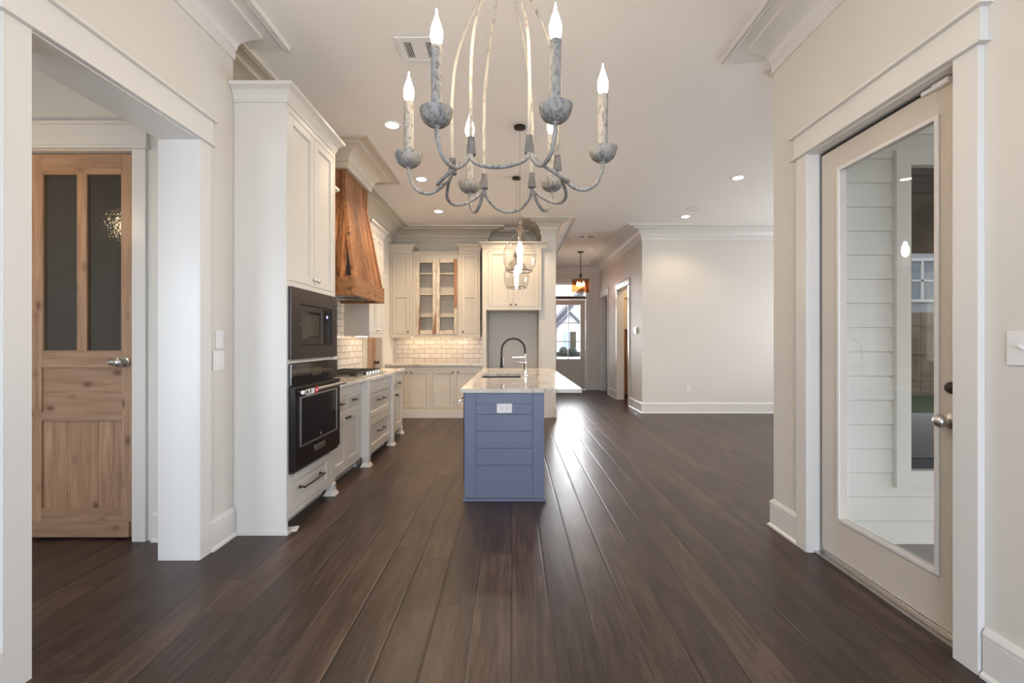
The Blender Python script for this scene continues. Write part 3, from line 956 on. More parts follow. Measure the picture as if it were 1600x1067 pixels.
dr = shaker(EC, ops[4], 'cab', t, 'drawer', .05); pull(EC, 3.24, 3.60, .262, dr, 'dnick', .036, .007)
mb = Mb()
# crown runs along the near end (outward -Y) then along the front (+X): travel so the room is on the right
mb.sweep([(-1.866, A), (-1.514, A), (-1.514, B), (-1.80, B)][::-1], [(-n, z) for n, z in [(p[0]*1.15, 2.905+p[1]) for p in CROWN]])
mb.build('cabinet_crown', 'cab', t)
foot(EC, B-.032, -.022, 'cab', t, .10)
# ---- microwave
mw = thing('microwave', (-1.65, 3.47, 1.17), 'black built-in microwave with trim frame, above the wall oven', 'microwave')
mb = Mb(); mb.fbox(EC, A+.04, B-.04, -.42, -.002, 1.176, 1.672); mb.build('housing', 'black', mw)
mb = Mb()
for r in minus(A+.022, B-.012, 1.175, 1.675, [(3.20, 3.775, 1.272, 1.565)]): mb.fbox(EC, r[0], r[1], .002, .022, r[2], r[3])
mb.build('trim_frame', 'bsteel', mw)
mb = Mb(); rect_frame(mb, EC, 3.206, 3.62, 1.278, 1.559, .0, .016, .045, .04, .045); dm = mb.build('microwave_door', 'bsteel', mw, bevel=.002)
mb = Mb(); mb.fbox(EC, 3.251, 3.575, .0, .012, 1.323, 1.519); mb.build('door_glass', 'bglass', dm)
mb = Mb(); mb.fbox(EC, 3.30, 3.55, .012, .0125, 1.343, 1.500); mb.build('viewing_window', 'mirror', dm)
mb = Mb(); mb.fbox(EC, 3.625, 3.770, .0, .015, 1.278, 1.559); cp = mb.build('control_panel', 'bglass', mw)
mb = Mb(); mb.lathe(EC.q(3.69, .015, 1.495), [(.011, 0), (.011, .001), (0, .0012)], 14, 'x'); mb.build('display', 'led', cp)
for i in range(4):
    for j in range(3):
        mb = Mb(); mb.fbox(EC, 3.65+j*.035, 3.665+j*.035, .015, .0156, 1.31+i*.034, 1.322+i*.034); mb.build('button', 'bsteel', cp)
mb = Mb(); mb.lathe(EC.q(3.22, .016, 1.42), [(.006, 0), (.006, .002), (0, .003)], 10, 'x'); mb.build('badge', 'chrome', dm)
# ---- wall oven
ov = thing('wall_oven', (-1.65, 3.47, .405), 'black stainless wall oven with steel bar handle below the microwave', 'oven')
mb = Mb(); mb.fbox(EC, A+.04, B-.04, -.55, -.002, .405, 1.143); mb.build('oven_body', 'black', ov)
mb = Mb(); mb.fbox(EC, A+.022, B-.012, .002, .024, 1.0, 1.147); cpn = mb.build('control_panel', 'bglass', ov, bevel=.002)
mb = Mb(); mb.fbox(EC, 3.40, 3.56, .024, .0248, 1.045, 1.105); mb.build('display', 'mirror', cpn)
mb = Mb(); mb.fbox(EC, A+.022, B-.012, .002, .046, .425, .992); od = mb.build('oven_door', 'ovblk', ov, bevel=.003)
mb = Mb(); mb.fbox(EC, A+.022, B-.012, .002, .03, .400, .420); mb.build('bottom_vent', 'black', ov)
mb = Mb(); mb.fbox(EC, 3.165, 3.80, .046, .0485, .575, .905); mb.build('oven_glass', 'bglass', od)
mb = Mb(); rect_frame(mb, EC, 3.155, 3.81, .565, .915, .046, .0515, .011, .011, .011); mb.build('glass_trim', 'steel', od)
mb = Mb(); mb.fbox(EC, 3.395, 3.565, .046, .051, .487, .527); bd = mb.build('badge', 'steel', od)
mb = Mb(); mb.lathe(EC.q(3.49, .0485, .60), [(.013, 0), (.013, .001), (0, .0015)], 14, 'x'); mb.build('medallion', 'steel', od)
for u in (3.11, 3.82):
    oh = Mb(); oh.tube([EC.q(u, .046, .955), EC.q(u, .095, .955)], .011, 10); oh.build('handle_bracket', 'dnick', od, smooth=True)
mb = Mb(); mb.tube([EC.q(3.075, .10, .955), EC.q(3.86, .10, .955)], .0135, 14); hd = mb.build('handle', 'steel', od, smooth=True)
# sticker parts belong to the oven door (two levels)
st = Mb(); st.fbox(EC, 3.09, 3.225, .1140, .1148, .937, .973); st.build('warranty_tag', 'plastic', od)
st = Mb(); st.fbox(EC, 3.095, 3.125, .1148, .1152, .943, .967); st.fbox(EC, 3.155, 3.175, .1148, .1152, .945, .968); st.fbox(EC, 3.135, 3.15, .1148, .1152, .943, .95); st.build('tag_print', 'slot', od)
st = Mb(); st.lathe(EC.q(3.262, .1142, .955), [(.027, 0), (.027, .001), (0, .0011)], 20, 'x'); st.build('round_sticker', 'red', od)
st = Mb(); st.fbox(EC, 3.251, 3.273, .1154, .1158, .947, .963); st.build('sticker_print', 'plastic', od)


def text(s, loc, size, rot, m, parent, name='lettering', ext=.0006):
    c = bpy.data.curves.new(name, 'FONT'); c.body = s; c.size = size; c.extrude = ext; c.align_x = 'CENTER'; c.align_y = 'CENTER'
    tmp = bpy.data.objects.new(name, c); COL.objects.link(tmp)
    bpy.context.view_layer.update()
    me = bpy.data.meshes.new_from_object(tmp.evaluated_get(bpy.context.evaluated_depsgraph_get()))
    bpy.data.objects.remove(tmp)
    off = Vector((0, 0, 0)); q = parent
    while q is not None: off += q.location; q = q.parent
    me.transform(Matrix.Translation(Vector(loc)-off) @ rot.to_4x4())
    me.materials.clear(); me.materials.append(M[m])
    o = bpy.data.objects.new(name, me); COL.objects.link(o); o.parent = parent
    return o
RE = Matrix(((0, 0, 1), (1, 0, 0), (0, 1, 0)))       # text reading along +Y, facing +X
text('KitchenAid', (-1.514+.0515, 3.48, .507), .030, RE, 'slot', od)

# ---- base run: left cabinet, cooktop cabinet (bumped out), right cabinet
EB = Fr('E', -1.56); EM = Fr('E', -1.512)
DB = 2.148-1.56; DM = 2.148-1.512
ZT = .885
def base_two(name, label, fr, a, b, dep, split, kn):
    t = thing(name, (-1.85, (a+b)/2, 0), label, 'cabinet', None)
    carcass(fr, a, b, .10, ZT, dep, (), 'cab', t, toe=.06)
    m_ = (a+b)/2
    op = [(a+.035, m_-.012, .665, .795), (m_+.012, b-.035, .665, .795), (a+.035, m_-.006, .135, .615), (m_+.006, b-.035, .135, .615)]
    face(fr, a, b, .10, ZT, op, 'cab', t)
    for i in (0, 1):
        d = shaker(fr, op[i], 'cab', t, 'drawer', .034)
        c = (op[i][0]+op[i][1])/2; pull(fr, c-.05, c+.05, .73, d)
    for i in (2, 3):
        d = shaker(fr, op[i], 'cab', t, 'door', .052)
        cabknob(fr, op[2][1]-.03 if i == 2 else op[3][0]+.03, .585, d)
    return t
b1 = base_two('base_cabinet', 'white base cabinet between the oven tower and the cooktop cabinet', EB, 3.898, 4.700, DB, 0, 0)
b2 = thing('cooktop_cabinet', (-1.83, 5.22, 0), 'white two-drawer cabinet with corner posts under the cooktop', 'cabinet')
carcass(EM, 4.703, 5.745, .10, ZT, DM, (), 'cab', b2, toe=.08)
op = [(4.79, 5.66, .475, .80), (4.79, 5.66, .125, .455)]
face(EM, 4.703, 5.745, .10, ZT, op, 'cab', b2)
for o in op:
    d = shaker(EM, o, 'cab', b2, 'drawer', .058); z = (o[2]+o[3])/2+.01; pull(EM, 5.10, 5.35, z, d, 'dnick', .034, .0065)
for u in (4.742, 5.706):
    mb = Mb(); q = EM.q(u, .004, 0); mb.box(q[0]-.034, q[0]+.03, u-.036, u+.036, .10, ZT-.001)
    mb.build('corner_post', 'cab', b2, bevel=.003)
    foot(EM, u, -.004, 'cab', b2, .10, .068)
b3 = base_two('base_cabinet', 'white base cabinet at the far end of the range run', EB, 5.748, 6.46, DB, 0, 0)
foot(EB, 6.428, -.02, 'cab', b3, .10, .06)
# ---- worktop of the range run
mb = Mb()
mb.box(-2.148, -1.525, 3.897, 6.49, ZT+.001, .918); mb.box(-1.525, -1.478, 4.685, 5.765, ZT+.001, .918)
tag(mb.build('worktop', 'quartz', bevel=.003), 'pale veined stone worktop along the range wall', 'worktop')
# ---- cooktop
ck = thing('cooktop', (-1.83, 5.22, .918), 'black gas cooktop with five steel knobs under the wooden hood', 'cooktop')
mb = Mb(); mb.box(-2.09, -1.555, 4.77, 5.685, .919, .930); mb.build('cooktop_tray', 'steel', ck, bevel=.003)
for i, (x, y, r) in enumerate(((-1.97, 4.93, .05), (-1.72, 4.93, .04), (-1.86, 5.225, .06), (-1.97, 5.52, .04), (-1.74, 5.52, .05))):
    mb = Mb(); mb.lathe((x, y, .930), [(r, 0), (r, .010), (r*.7, .014), (r*.7, .020), (0, .022)], 18); mb.build('burner', 'black', ck, smooth=True)
for k in range(3):
    y0 = 4.785+k*.298; y1 = y0+.29
    mb = Mb(); xx0, xx1 = -2.075, -1.65
    for x in (xx0, xx1): mb.box(x-.006, x+.006, y0, y1, .950, .966)
    for y in (y0+.006, y1-.006): mb.box(xx0, xx1, y-.006, y+.006, .950, .966)
    for i in range(1, 4): y = y0+(y1-y0)*i/4; mb.box(xx0, xx1, y-.005, y+.005, .953, .970)
    mb.box((xx0+xx1)/2-.005, (xx0+xx1)/2+.005, y0, y1, .953, .970)
    for x in (xx0, xx1):
        for y in (y0+.006, y1-.006): mb.box(x-.007, x+.007, y-.007, y+.007, .930, .951)
    mb.build('grate', 'black', ck, bevel=.002)
for k in range(5):
    mb = Mb(); y = 5.02+k*.105; mb.lathe((-1.60, y, .930), [(.022, 0), (.022, .006), (.018, .008), (.017, .032), (.013, .036), (0, .036)], 16); mb.build('control_knob', 'chrome', ck, smooth=True)

# ---- backsplashes (tile)
mb = Mb(); mb.box(KL+.0005, KL+.009, 3.899, 6.52, .9185, 1.82)
tag(mb.build('tile_backsplash', 'tiley', base=(KL, 0, 0)), 'handmade cream subway tile backsplash behind the cooktop', 'backsplash')
mb = Mb(); mb.box(KL+.001, KL+.016, 6.521, 6.605, .0, 2.44)
trim(mb, 'cream', 'flat cream board where the side tile ends')
mb = Mb(); mb.box(-2.146, -.505, 8.3405, 8.3495, .9185, 1.389)
tag(mb.build('tile_backsplash', 'tilex', base=(0, 8.34, 0)), 'handmade cream subway tile backsplash on the kitchen back wall', 'backsplash')

# ---- wall cabinets on the side wall
EU = Fr('E', -1.82); DU = 2.1405-1.82
def upper_side(label, a, b):
    t = thing('wall_cabinet', (-1.98, (a+b)/2, 1.375), label, 'cabinet')
    carcass(EU, a, b, 1.375, 2.76, DU, (1.8, 2.25), 'cab', t)
    m_ = (a+b)/2
    op = [(a+.03, m_-.004, 1.405, 2.72), (m_+.004, b-.03, 1.405, 2.72)]
    face(EU, a, b, 1.352, 2.76, op, 'cab', t)
    for i in (0, 1):
        d = shaker(EU, op[i], 'cab', t); cabknob(EU, op[0][1]-.028 if i == 0 else op[1][0]+.028, 1.45, d, 'steel')
    mb = Mb(); mb.sweep([(-2.14, b), (-1.82, b), (-1.82, a), (-2.14, a)], [(-n, 2.745+z) for n, z in CROWN]); mb.build('cabinet_crown', 'cab', t)
    return t
u1 = upper_side('white wall cabinet in shadow between the oven tower and the hood', 3.9725, 4.60)
u2 = upper_side('white wall cabinet on the side wall beyond the wooden hood', 5.80, 6.45)
# ---- wooden hood
hd_ = thing('range_hood', (-1.88, 5.2, 1.78), 'tall tapered range hood clad in reclaimed brown boards', 'range hood')
ya, yb, xf = 4.67, 5.73, -1.605
mb = Mb()
t_ = .05
zb0, zb1 = 1.775, 1.965
mb.box(xf-t_, xf, ya, yb, zb0, zb1); mb.build('hood_beam', 'hoodh', hd_, bevel=.006)
for y in (ya, yb-t_):
    mb = Mb(); mb.box(KL+.01, xf-t_-.001, y, y+t_, zb0, zb1)
    mb.build('side_beam', 'hoodh', hd_, bevel=.006)
# tapered body: bottom (z 1.965) to knee (z 2.92) then straight neck to 3.14
Y0, Y1, Yt0, Yt1 = ya+.02, yb-.02, 4.84, 5.57
xb, xt = xf-.03, -1.775
zk, zt = 2.88, 3.129
mb2 = Mb(); mb2.box(KL+.001, -1.7455, 4.8105, 5.5995, 3.13, CH-.001); trim(mb2, 'cream', 'boxed soffit joining the hood to the ceiling')
th = .022
mb = Mb()
mb.hexa([(xb-th, Y0, zb1), (xb, Y0, zb1), (xb, Y1, zb1), (xb-th, Y1, zb1), (xt-th, Yt0, zk), (xt, Yt0, zk), (xt, Yt1, zk), (xt-th, Yt1, zk)])
mb.hexa([(xt-th, Yt0, zk), (xt, Yt0, zk), (xt, Yt1, zk), (xt-th, Yt1, zk), (xt-th, Yt0, zt), (xt, Yt0, zt), (xt, Yt1, zt), (xt-th, Yt1, zt)])
mb.build('front_cladding', 'hoodv', hd_)
for s, yo, yt in ((1, Y0, Yt0), (-1, Y1, Yt1)):
    mb = Mb()
    c = KL+.01
    mb.hexa([(c, yo, zb1), (xb-th, yo, zb1), (xb-th, yo+s*th, zb1), (c, yo+s*th, zb1), (c, yt, zk), (xt-th, yt, zk), (xt-th, yt+s*th, zk), (c, yt+s*th, zk)])
    mb.hexa([(c, yt, zk), (xt-th, yt, zk), (xt-th, yt+s*th, zk), (c, yt+s*th, zk), (c, yt, zt), (xt-th, yt, zt), (xt-th, yt+s*th, zt), (c, yt+s*th, zt)])
    mb.build('side_cladding', 'hoods', hd_)
# corner battens following the taper
for (yo, yt, s) in ((Y0, Yt0, 1), (Y1, Yt1, -1)):
    mb = Mb()
    w = .05*s
    mb.hexa([(xb-.03, yo-.008*s, zb1), (xb+.012, yo-.008*s, zb1), (xb+.012, yo+w, zb1), (xb-.03, yo+w, zb1), (xt-.03, yt-.008*s, zk), (xt+.010, yt-.008*s, zk), (xt+.010, yt+w, zk), (xt-.03, yt+w, zk)])
    mb.hexa([(xt-.03, yt-.008*s, zk), (xt+.010, yt-.008*s, zk), (xt+.010, yt+w, zk), (xt-.03, yt+w, zk), (xt-.03, yt-.008*s, zt), (xt+.010, yt-.008*s, zt), (xt+.010, yt+w, zt), (xt-.03, yt+w, zt)])
    mb.build('corner_board', 'hoodh', hd_)
mb = Mb()
mb.prism([(xb-.075, Y0-.001, zb1+.02), (xb-.02, Y0-.001, zb1+.02), (xb-.07, Y0+.034, zb1+.30)], (0, -.004, 0)); mb.build('gap_shade', 'gap', hd_)  # near-black wedge paints the shade of a gap between the boards
mb = Mb()
mb.box(KL+.03, xf-t_-.002, ya+t_+.002, yb-t_-.002, zb0+.03, zb0+.055); lin = mb.build('hood_liner', 'steel', hd_)
mb = Mb(); mb.box(-2.0, -1.72, 4.85, 5.15, zb0+.022, zb0+.030); mb.box(-2.0, -1.72, 5.22, 5.52, zb0+.022, zb0+.030); mb.build('grease_filter', 'dnick', lin)

# ---- back run: base cabinets facing us
SB = Fr('S', 7.735); DS = 8.339-7.735
bk = thing('base_cabinet', (-1.33, 8.0, 0), 'long cream base cabinet against the kitchen back wall', 'cabinet')
carcass(SB, -2.146, -.505, .10, ZT, DS, (), 'cream', bk, toe=.0)
xs = [(-2.10, -1.765), (-1.735, -1.385), (-1.345, -.98), (-.94, -.545)]
op = [(a, b, .165, .815) for a, b in xs]
face(SB, -2.146, -.505, .10, ZT, op, 'cream', bk)
for i, o in enumerate(op):
    d = shaker(SB, o, 'cream', bk, 'door', .055); cabknob(SB, (o[1]-.03, o[0]+.03, o[1]-.03, o[0]+.03)[i], .775, d)
mb = Mb(); mb.fbox(SB, -2.146, -.505, 0, .015, .001, .098); mb.build('toe_board', 'cab', bk)
mb = Mb(); mb.box(-2.146, -.505, 7.70, 8.339, ZT+.001, .918)
tag(mb.build('worktop', 'quartz', bevel=.003), 'stone worktop along the kitchen back wall', 'worktop')

SU = Fr('S', 8.02); DD = 8.348-8.02
def upper_back(label, a, b, kn):
    t = thing('wall_cabinet', ((a+b)/2, 8.18, 1.39), label, 'cabinet')
    carcass(SU, a, b, 1.39, 2.90, DD, (), 'cream', t)
    op = [(a+.035, b-.035, 1.435, 2.85)]
    face(SU, a, b, 1.366, 2.90, op, 'cream', t)
    d = shaker(SU, op[0], 'cream', t, 'door', .058, 2.10)
    cabknob(SU, b-.065 if kn else a+.065, 1.475, d)
    mb = Mb(); mb.sweep([(a, 8.348), (a, 8.02), (b, 8.02), (b, 8.348)] if a > -2 else [(a, 8.02), (b, 8.02), (b, 8.348)], [(n, 2.89+z) for n, z in CROWN]); mb.build('cabinet_crown', 'cream', t)
    return t
upper_back('cream narrow wall cabinet left of the glass-front cabinet', -2.146, -1.765, True)
upper_back('cream narrow wall cabinet right of the glass-front cabinet', -.925, -.565, False)
SG = Fr('S', 8.085)
g = thing('glass_front_cabinet', (-1.345, 8.2, 1.39), 'cream wall cabinet with chipped rustic glazed doors and shelves', 'cabinet')
carcass(SG, -1.763, -.927, 1.39, 2.86, 8.348-8.085, (1.745, 2.14, 2.51), 'cream', g)
op = [(-1.70, -1.3475, 1.425, 2.765), (-1.3425, -.975, 1.425, 2.765)]
face(SG, -1.763, -.927, 1.366, 2.86, op, 'cream', g)
mb = Mb(); mb.sweep([(-1.763, 8.085), (-.927, 8.085)], [(n*.5, 2.83+z*.6) for n, z in CROWN]); mb.build('cabinet_crown', 'cream', g)
def live_board(mb, u0, u1, z0, z1, e0, e1, n0=-.012, n1=.012, seed=0):
    """upright board with live wavy edges; e0/e1 = amplitude at each edge"""
    rr = random.Random(seed)
    N = 16
    L = []; R = []
    wob = [rr.uniform(0, 1) for _ in range(N+1)]
    wob2 = [rr.uniform(0, 1) for _ in range(N+1)]
    for i in range(N+1):
        z = z0+(z1-z0)*i/N
        L.append((u0+e0*wob[i], z)); R.append((u1-e1*wob2[i], z))
    for i in range(N):
        a = [L[i], R[i], R[i+1], L[i+1]]
        p = [SG.q(u, n0, z) for u, z in a] + [SG.q(u, n1, z) for u, z in a]
        mb.hexa(p)
for i, o in enumerate(op):
    a, b = o[0]+.002, o[1]-.002
    mb = Mb()
    live_board(mb, a, a+.062, 1.428, 2.762, 0, .012, seed=3+i)
    live_board(mb, b-.062 if i == 0 else b-.055, b, 1.428, 2.762, .010, .003, seed=8+i)
    mb.fbox(SG, a+.06, b-.06, -.010, .009, 2.70, 2.762); mb.fbox(SG, a+.06, b-.06, -.010, .009, 1.428, 1.50)
    d = mb.build('door', 'barn', g)
    mb = Mb(); mb.fbox(SG, a+.045, b-.045, -.0135, -.0125, 1.45, 2.74); mb.build('door_glass', 'gl', d)
mb = Mb()
mb.hexa([SG.q(-1.06+.035, .0121, 1.9), SG.q(-.977, .0121, 1.9), SG.q(-.977, .0121, 2.762), SG.q(-1.03, .0121, 2.762),
         SG.q(-1.06+.05, .022, 1.9), SG.q(-.977, .022, 1.9), SG.q(-.977, .022, 2.762), SG.q(-1.03, .022, 2.762)]); mb.build('bare_wood_strip', 'barnb', g)
mb = Mb()
mb.hexa([SG.q(-1.41, .0121, 1.43), SG.q(-1.352, .0121, 1.43), SG.q(-1.352, .0121, 1.80), SG.q(-1.365, .0121, 1.80),
         SG.q(-1.405, .020, 1.43), SG.q(-1.352, .020, 1.43), SG.q(-1.352, .020, 1.78), SG.q(-1.362, .020, 1.78)]); mb.build('bare_wood_strip', 'barnb', g)
mb = Mb(); mb.hexa([SG.q(-1.66, .0121, 1.43), SG.q(-1.632, .0121, 1.43), SG.q(-1.634, .0121, 1.9), SG.q(-1.646, .0121, 1.9),
         SG.q(-1.66, .018, 1.43), SG.q(-1.632, .018, 1.43), SG.q(-1.634, .018, 1.88), SG.q(-1.646, .018, 1.88)]); mb.build('bare_wood_strip', 'barnb', g)

# ---- refrigerator surround
SF = Fr('S', 7.72)
f = thing('refrigerator_surround', (0, 8.0, 0), 'cream cabinet over the empty refrigerator alcove', 'cabinet')
mb = Mb()
mb.box(-.502, -.440, 7.72, 8.348, .001, 2.90); mb.box(.462, .498, 7.78, 8.53, .001, 2.90)
mb.build('side_panel', 'cream', f)
mb = Mb(); mb.box(-.440, .462, 7.74, 8.53, 1.835, 1.86); mb.box(-.440, .462, 7.74, 8.53, 2.88, 2.90); mb.build('carcass', 'cream', f)
op = [(-.405, .010, 1.89, 2.84), (.035, .455, 1.89, 2.84)]
face(SF, -.44, .498, 1.835, 2.90, op, 'cream', f)
for i, o in enumerate(op):
    d = shaker(SF, o, 'cream', f, 'door', .058); cabknob(SF, o[1]-.03 if i == 0 else o[0]+.03, 1.925, d)
mb = Mb(); mb.sweep([(-.502, 8.01), (-.502, 7.72), (.59, 7.72)], [(n, 2.875+z) for n, z in CROWN]); mb.build('cabinet_crown', 'cream', f)
mb = Mb(); mb.box(-.4395, .4615, 8.53, 8.5495, .001, 1.834); struct(mb.build('wall_alcove', 'grey'), 'grey painted back of the refrigerator alcove', 'wall')

# ---- under cabinet strips
for nm, b, lab in (('undercabinet_light', (-1.95, -.7, 8.18, 8.22, 1.378, 1.389), 'slim light strip under the back wall cabinets'),
                   ('undercabinet_light', (-2.02, -1.98, 5.85, 6.4, 1.362, 1.3745), 'slim light strip under the wall cabinet beyond the hood')):
    t = thing(nm, ((b[0]+b[1])/2, (b[2]+b[3])/2, b[4]), lab, 'light')
    mb = Mb(); mb.box(*b[:4], b[4]+.004, b[5]); mb.build('housing', 'plastic', t)
    mb = Mb(); mb.box(b[0]+.005, b[1]-.005, b[2]+.005, b[3]-.005, b[4], b[4]+.0035); mb.build('diffuser', 'strip', t)

# ---- scrap of white card by the tower
mb = Mb(); mb.hexa([(-1.51, 3.10, .001), (-1.475, 3.115, .001), (-1.49, 3.185, .001), (-1.56, 3.16, .001), (-1.51, 3.10, .004), (-1.475, 3.115, .004), (-1.49, 3.185, .012), (-1.56, 3.16, .012)])
tag(mb.build('card_scrap', 'plastic'), 'small scrap of white card on the floor by the oven tower', 'card')

# ------------------------------------------------------------------ island
SI = Fr('S', 3.70)
il = thing('kitchen_island', (-.065, 5.1, 0), 'blue-grey kitchen island with shiplap end panel', 'island')
ix0, ix1, iy1 = -.388, .262, 6.44
mb = Mb()
# body with a bay for the dishwasher (left side, near end) and for the sink
for r in minus(3.72, iy1, .001, ZT, [(3.86, 4.47, .05, .875)]): mb.box(ix0, ix0+.02, r[0], r[1], r[2], r[3])
mb.box(ix1-.02, ix1, 3.72, iy1, .001, ZT); mb.box(ix0+.02, ix1-.02, iy1-.02, iy1, .001, ZT); mb.box(ix0+.02, ix1-.02, 3.72, 3.74, .001, ZT)
for y in (4.48, 4.70, 5.60): mb.box(ix0+.02, ix1-.02, y, y+.015, .05, ZT if y != 4.70 else ZT)
mb.build('island_body', 'island', il)
mb = Mb()
rect_frame(mb, SI, ix0, ix1, .024, ZT, -.0195, 0, .092, .088, .128); mb.build('end_frame', 'island', il, bevel=.003)
zz = [.152, .2905, .429, .5675, .706, .797]
mb = Mb()
for a, b in zip(zz, zz[1:]): mb.fbox(SI, ix0+.092, ix1-.092, -.0195, -.007, a+.002, b-.002)
mb.build('shiplap_board', 'island', il, bevel=.0025)
mb = Mb(); rect_frame(mb, SI, ix0+.092, ix1-.092, .152, .797, -.0195, -.003, .008, .008, .008); mb.build('panel_bead', 'island', il, bevel=.002)
mb = Mb(); mb.fbox(SI, ix0-.012, ix1+.012, -.02, .012, .001, .022); mb.box(ix1, ix1+.012, 3.72, iy1, .001, .022); mb.build('shoe_moulding', 'island', il, bevel=.004)
# island end outlet
ot = thing('power_outlet', (-.062, 3.69, .76), 'white horizontal power outlet on the blue island end', 'outlet')
mb = Mb(); mb.fbox(SI, -.124, .001, -.0068, .0065, .718, .796); mb.build('cover_plate', 'plastic', ot, bevel=.003)
mb = Mb(); 
for u in (-.082, -.041): mb.fbox(SI, u-.016, u+.016, .0065, .0085, .741, .773)
rc = mb.build('receptacle', 'plastic', ot, bevel=.002)
mb = Mb()
for u in (-.082, -.041):
    mb.fbox(SI, u-.007, u+.003, .0085, .009, .762, .764); mb.fbox(SI, u-.007, u+.003, .0085, .009, .750, .752); mb.fbox(SI, u+.006, u+.010, .0085, .009, .755, .759)
mb.build('slot', 'slot', ot)
# dishwasher
dw = thing('dishwasher', (-.36, 4.165, .05), 'black dishwasher on the hidden left side of the island, handle sticking out', 'dishwasher')
mb = Mb(); mb.box(-.412, ix0+.20, 3.865, 4.465, .10, .872); mb.build('dishwasher_door', 'bsteel', dw, bevel=.003)
mb = Mb()
for y in (3.95, 4.38): mb.tube([(-.412, y, .79), (-.452, y, .79)], .008, 8)
mb.tube([(-.452, 3.93, .79), (-.452, 4.40, .79)], .010, 10); mb.build('handle', 'steel', dw, smooth=True)
# worktop with sink cutout
sx0, sx1, sy0, sy1 = -.330, .094, 4.80, 5.42
mb = Mb()
for r in minus(-.415, .565, 3.675, 6.50, [(sx0, sx1, sy0, sy1)]): mb.box(r[0], r[1], r[2], r[3], ZT+.001, .918)
bmesh.ops.remove_doubles(mb.b, verts=mb.b.verts, dist=1e-5)
tag(mb.build('worktop', 'quartz'), 'polished veined stone island top with seating overhang on the right', 'worktop')
sk = thing('sink', (-.118, 5.11, .70), 'dark undermount sink in the island top', 'sink')
mb = Mb()
a, b, c, d = sx0-.01, sx1+.01, sy0-.01, sy1+.01
mb.box(a-.012, a, c-.012, d+.012, .66, ZT); mb.box(b, b+.012, c-.012, d+.012, .66, ZT); mb.box(a, b, c-.012, c, .66, ZT); mb.box(a, b, d, d+.012, .66, ZT); mb.box(a, b, c, d, .66, .672)
mb.build('basin', 'bsteel', sk)
mb = Mb(); mb.lathe((-.118, 5.11, .672), [(.045, 0), (.045, .003), (.03, .004), (0, .001)], 20); mb.build('drain', 'steel', sk, smooth=True)
# faucet
fc = thing('kitchen_faucet', (.148, 5.16, .918), 'steel pull-down faucet with black hose arc behind the island sink', 'faucet')
fx, fy = .148, 5.16
mb = Mb(); mb.lathe((fx, fy, .918), [(.030, .001), (.030, .008), (.018, .014), (.0165, .02), (.0165, .12), (.020, .125), (.020, .155), (.0165, .16), (.0165, .235), (.013, .245), (0, .245)], 18); mb.build('body', 'chrome', fc, smooth=True)
R_ = .133; cx = fx-R_
pts = [(fx, fy, 1.16)] + [(cx+R_*math.cos(th_), fy, 1.20+R_*math.sin(th_)) for th_ in [i*PI/16 for i in range(17)]] + [(cx-R_-.002, fy, 1.13), (cx-R_, fy, 1.10)]
mb = Mb(); mb.tube(pts, .0095, 10); mb.build('hose', 'rubber', fc, smooth=True)
# spring coil around the hose
mb = Mb(); co = []
L = pts; 
tot = 46*8
for i in range(tot+1):
    s_ = i/tot*(len(L)-1); j = min(int(s_), len(L)-2); fr_ = s_-j
    p = Vector(L[j]).lerp(Vector(L[j+1]), fr_); tg = (Vector(L[j+1])-Vector(L[j])).normalized()
    n1 = Vector((0, 1, 0)); n2 = tg.cross(n1); a = i/8*2*PI
    co.append(p + (n1*math.cos(a)+n2*math.sin(a))*.0115)
mb.tube(co, .0018, 4); mb.build('spring', 'rubber', fc, smooth=True)
mb = Mb(); mb.lathe((cx-R_, fy, 1.115), [(.013, 0), (.015, -.04), (.017, -.08), (.021, -.10), (.021, -.112), (0, -.113)], 14); mb.build('spray_head', 'rubber', fc, smooth=True)
mb = Mb(); mb.lathe((cx-R_+.018, fy, 1.11), [(.009, 0), (.008, -.06), (.006, -.085), (0, -.086)], 10); mb.build('spray_lever', 'chrome', fc, smooth=True)
mb = Mb(); mb.tube([(fx, fy, 1.125), (fx-.06, fy, 1.118), (fx-.14, fy, 1.115)], [.008, .009, .010], 10); mb.build('handle', 'chrome', fc, smooth=True)
mb = Mb(); mb.tube([(fx, fy, 1.065), (fx-.05, fy, 1.062), (fx-.085, fy, 1.07)], [.006, .008, .010], 10); mb.build('docking_arm', 'chrome', fc, smooth=True)

# ------------------------------------------------------------------ chandelier over the dining area
CX, CY = -.03, 1.80
RO_, RI = .385, .209
ch = thing('chandelier', (CX, CY, 1.88), 'large whitewashed metal chandelier with six flame candle bulbs in the foreground', 'chandelier')
TH = math.radians(-4)
def pol(k, r, z, d=0.0):
    a = TH + math.radians(-60*k + d) - PI/2 - math.radians(30)
    return Vector((CX + r*math.cos(a), CY + r*math.sin(a), z))
def bez(P, n=16):
    out = []
    for i in range(n+1):
        t = i/n
        q = [Vector(p) for p in P]
        while len(q) > 1: q = [q[j].lerp(q[j+1], t) for j in range(len(q)-1)]
        out.append(q[0])
    return out
def spline(P, n=7):
    P = [Vector(p) for p in P]; Q = [P[0]*2-P[1]] + P + [P[-1]*2-P[-2]]; out = []
    for i in range(1, len(Q)-2):
        for k in range(n):
            t = k/n; a, b, c, d = Q[i-1], Q[i], Q[i+1], Q[i+2]
            out.append(.5*((2*b) + (c-a)*t + (2*a-5*b+4*c-d)*t*t + (-a+3*b-3*c+d)*t**3))
    out.append(P[-1]); return out
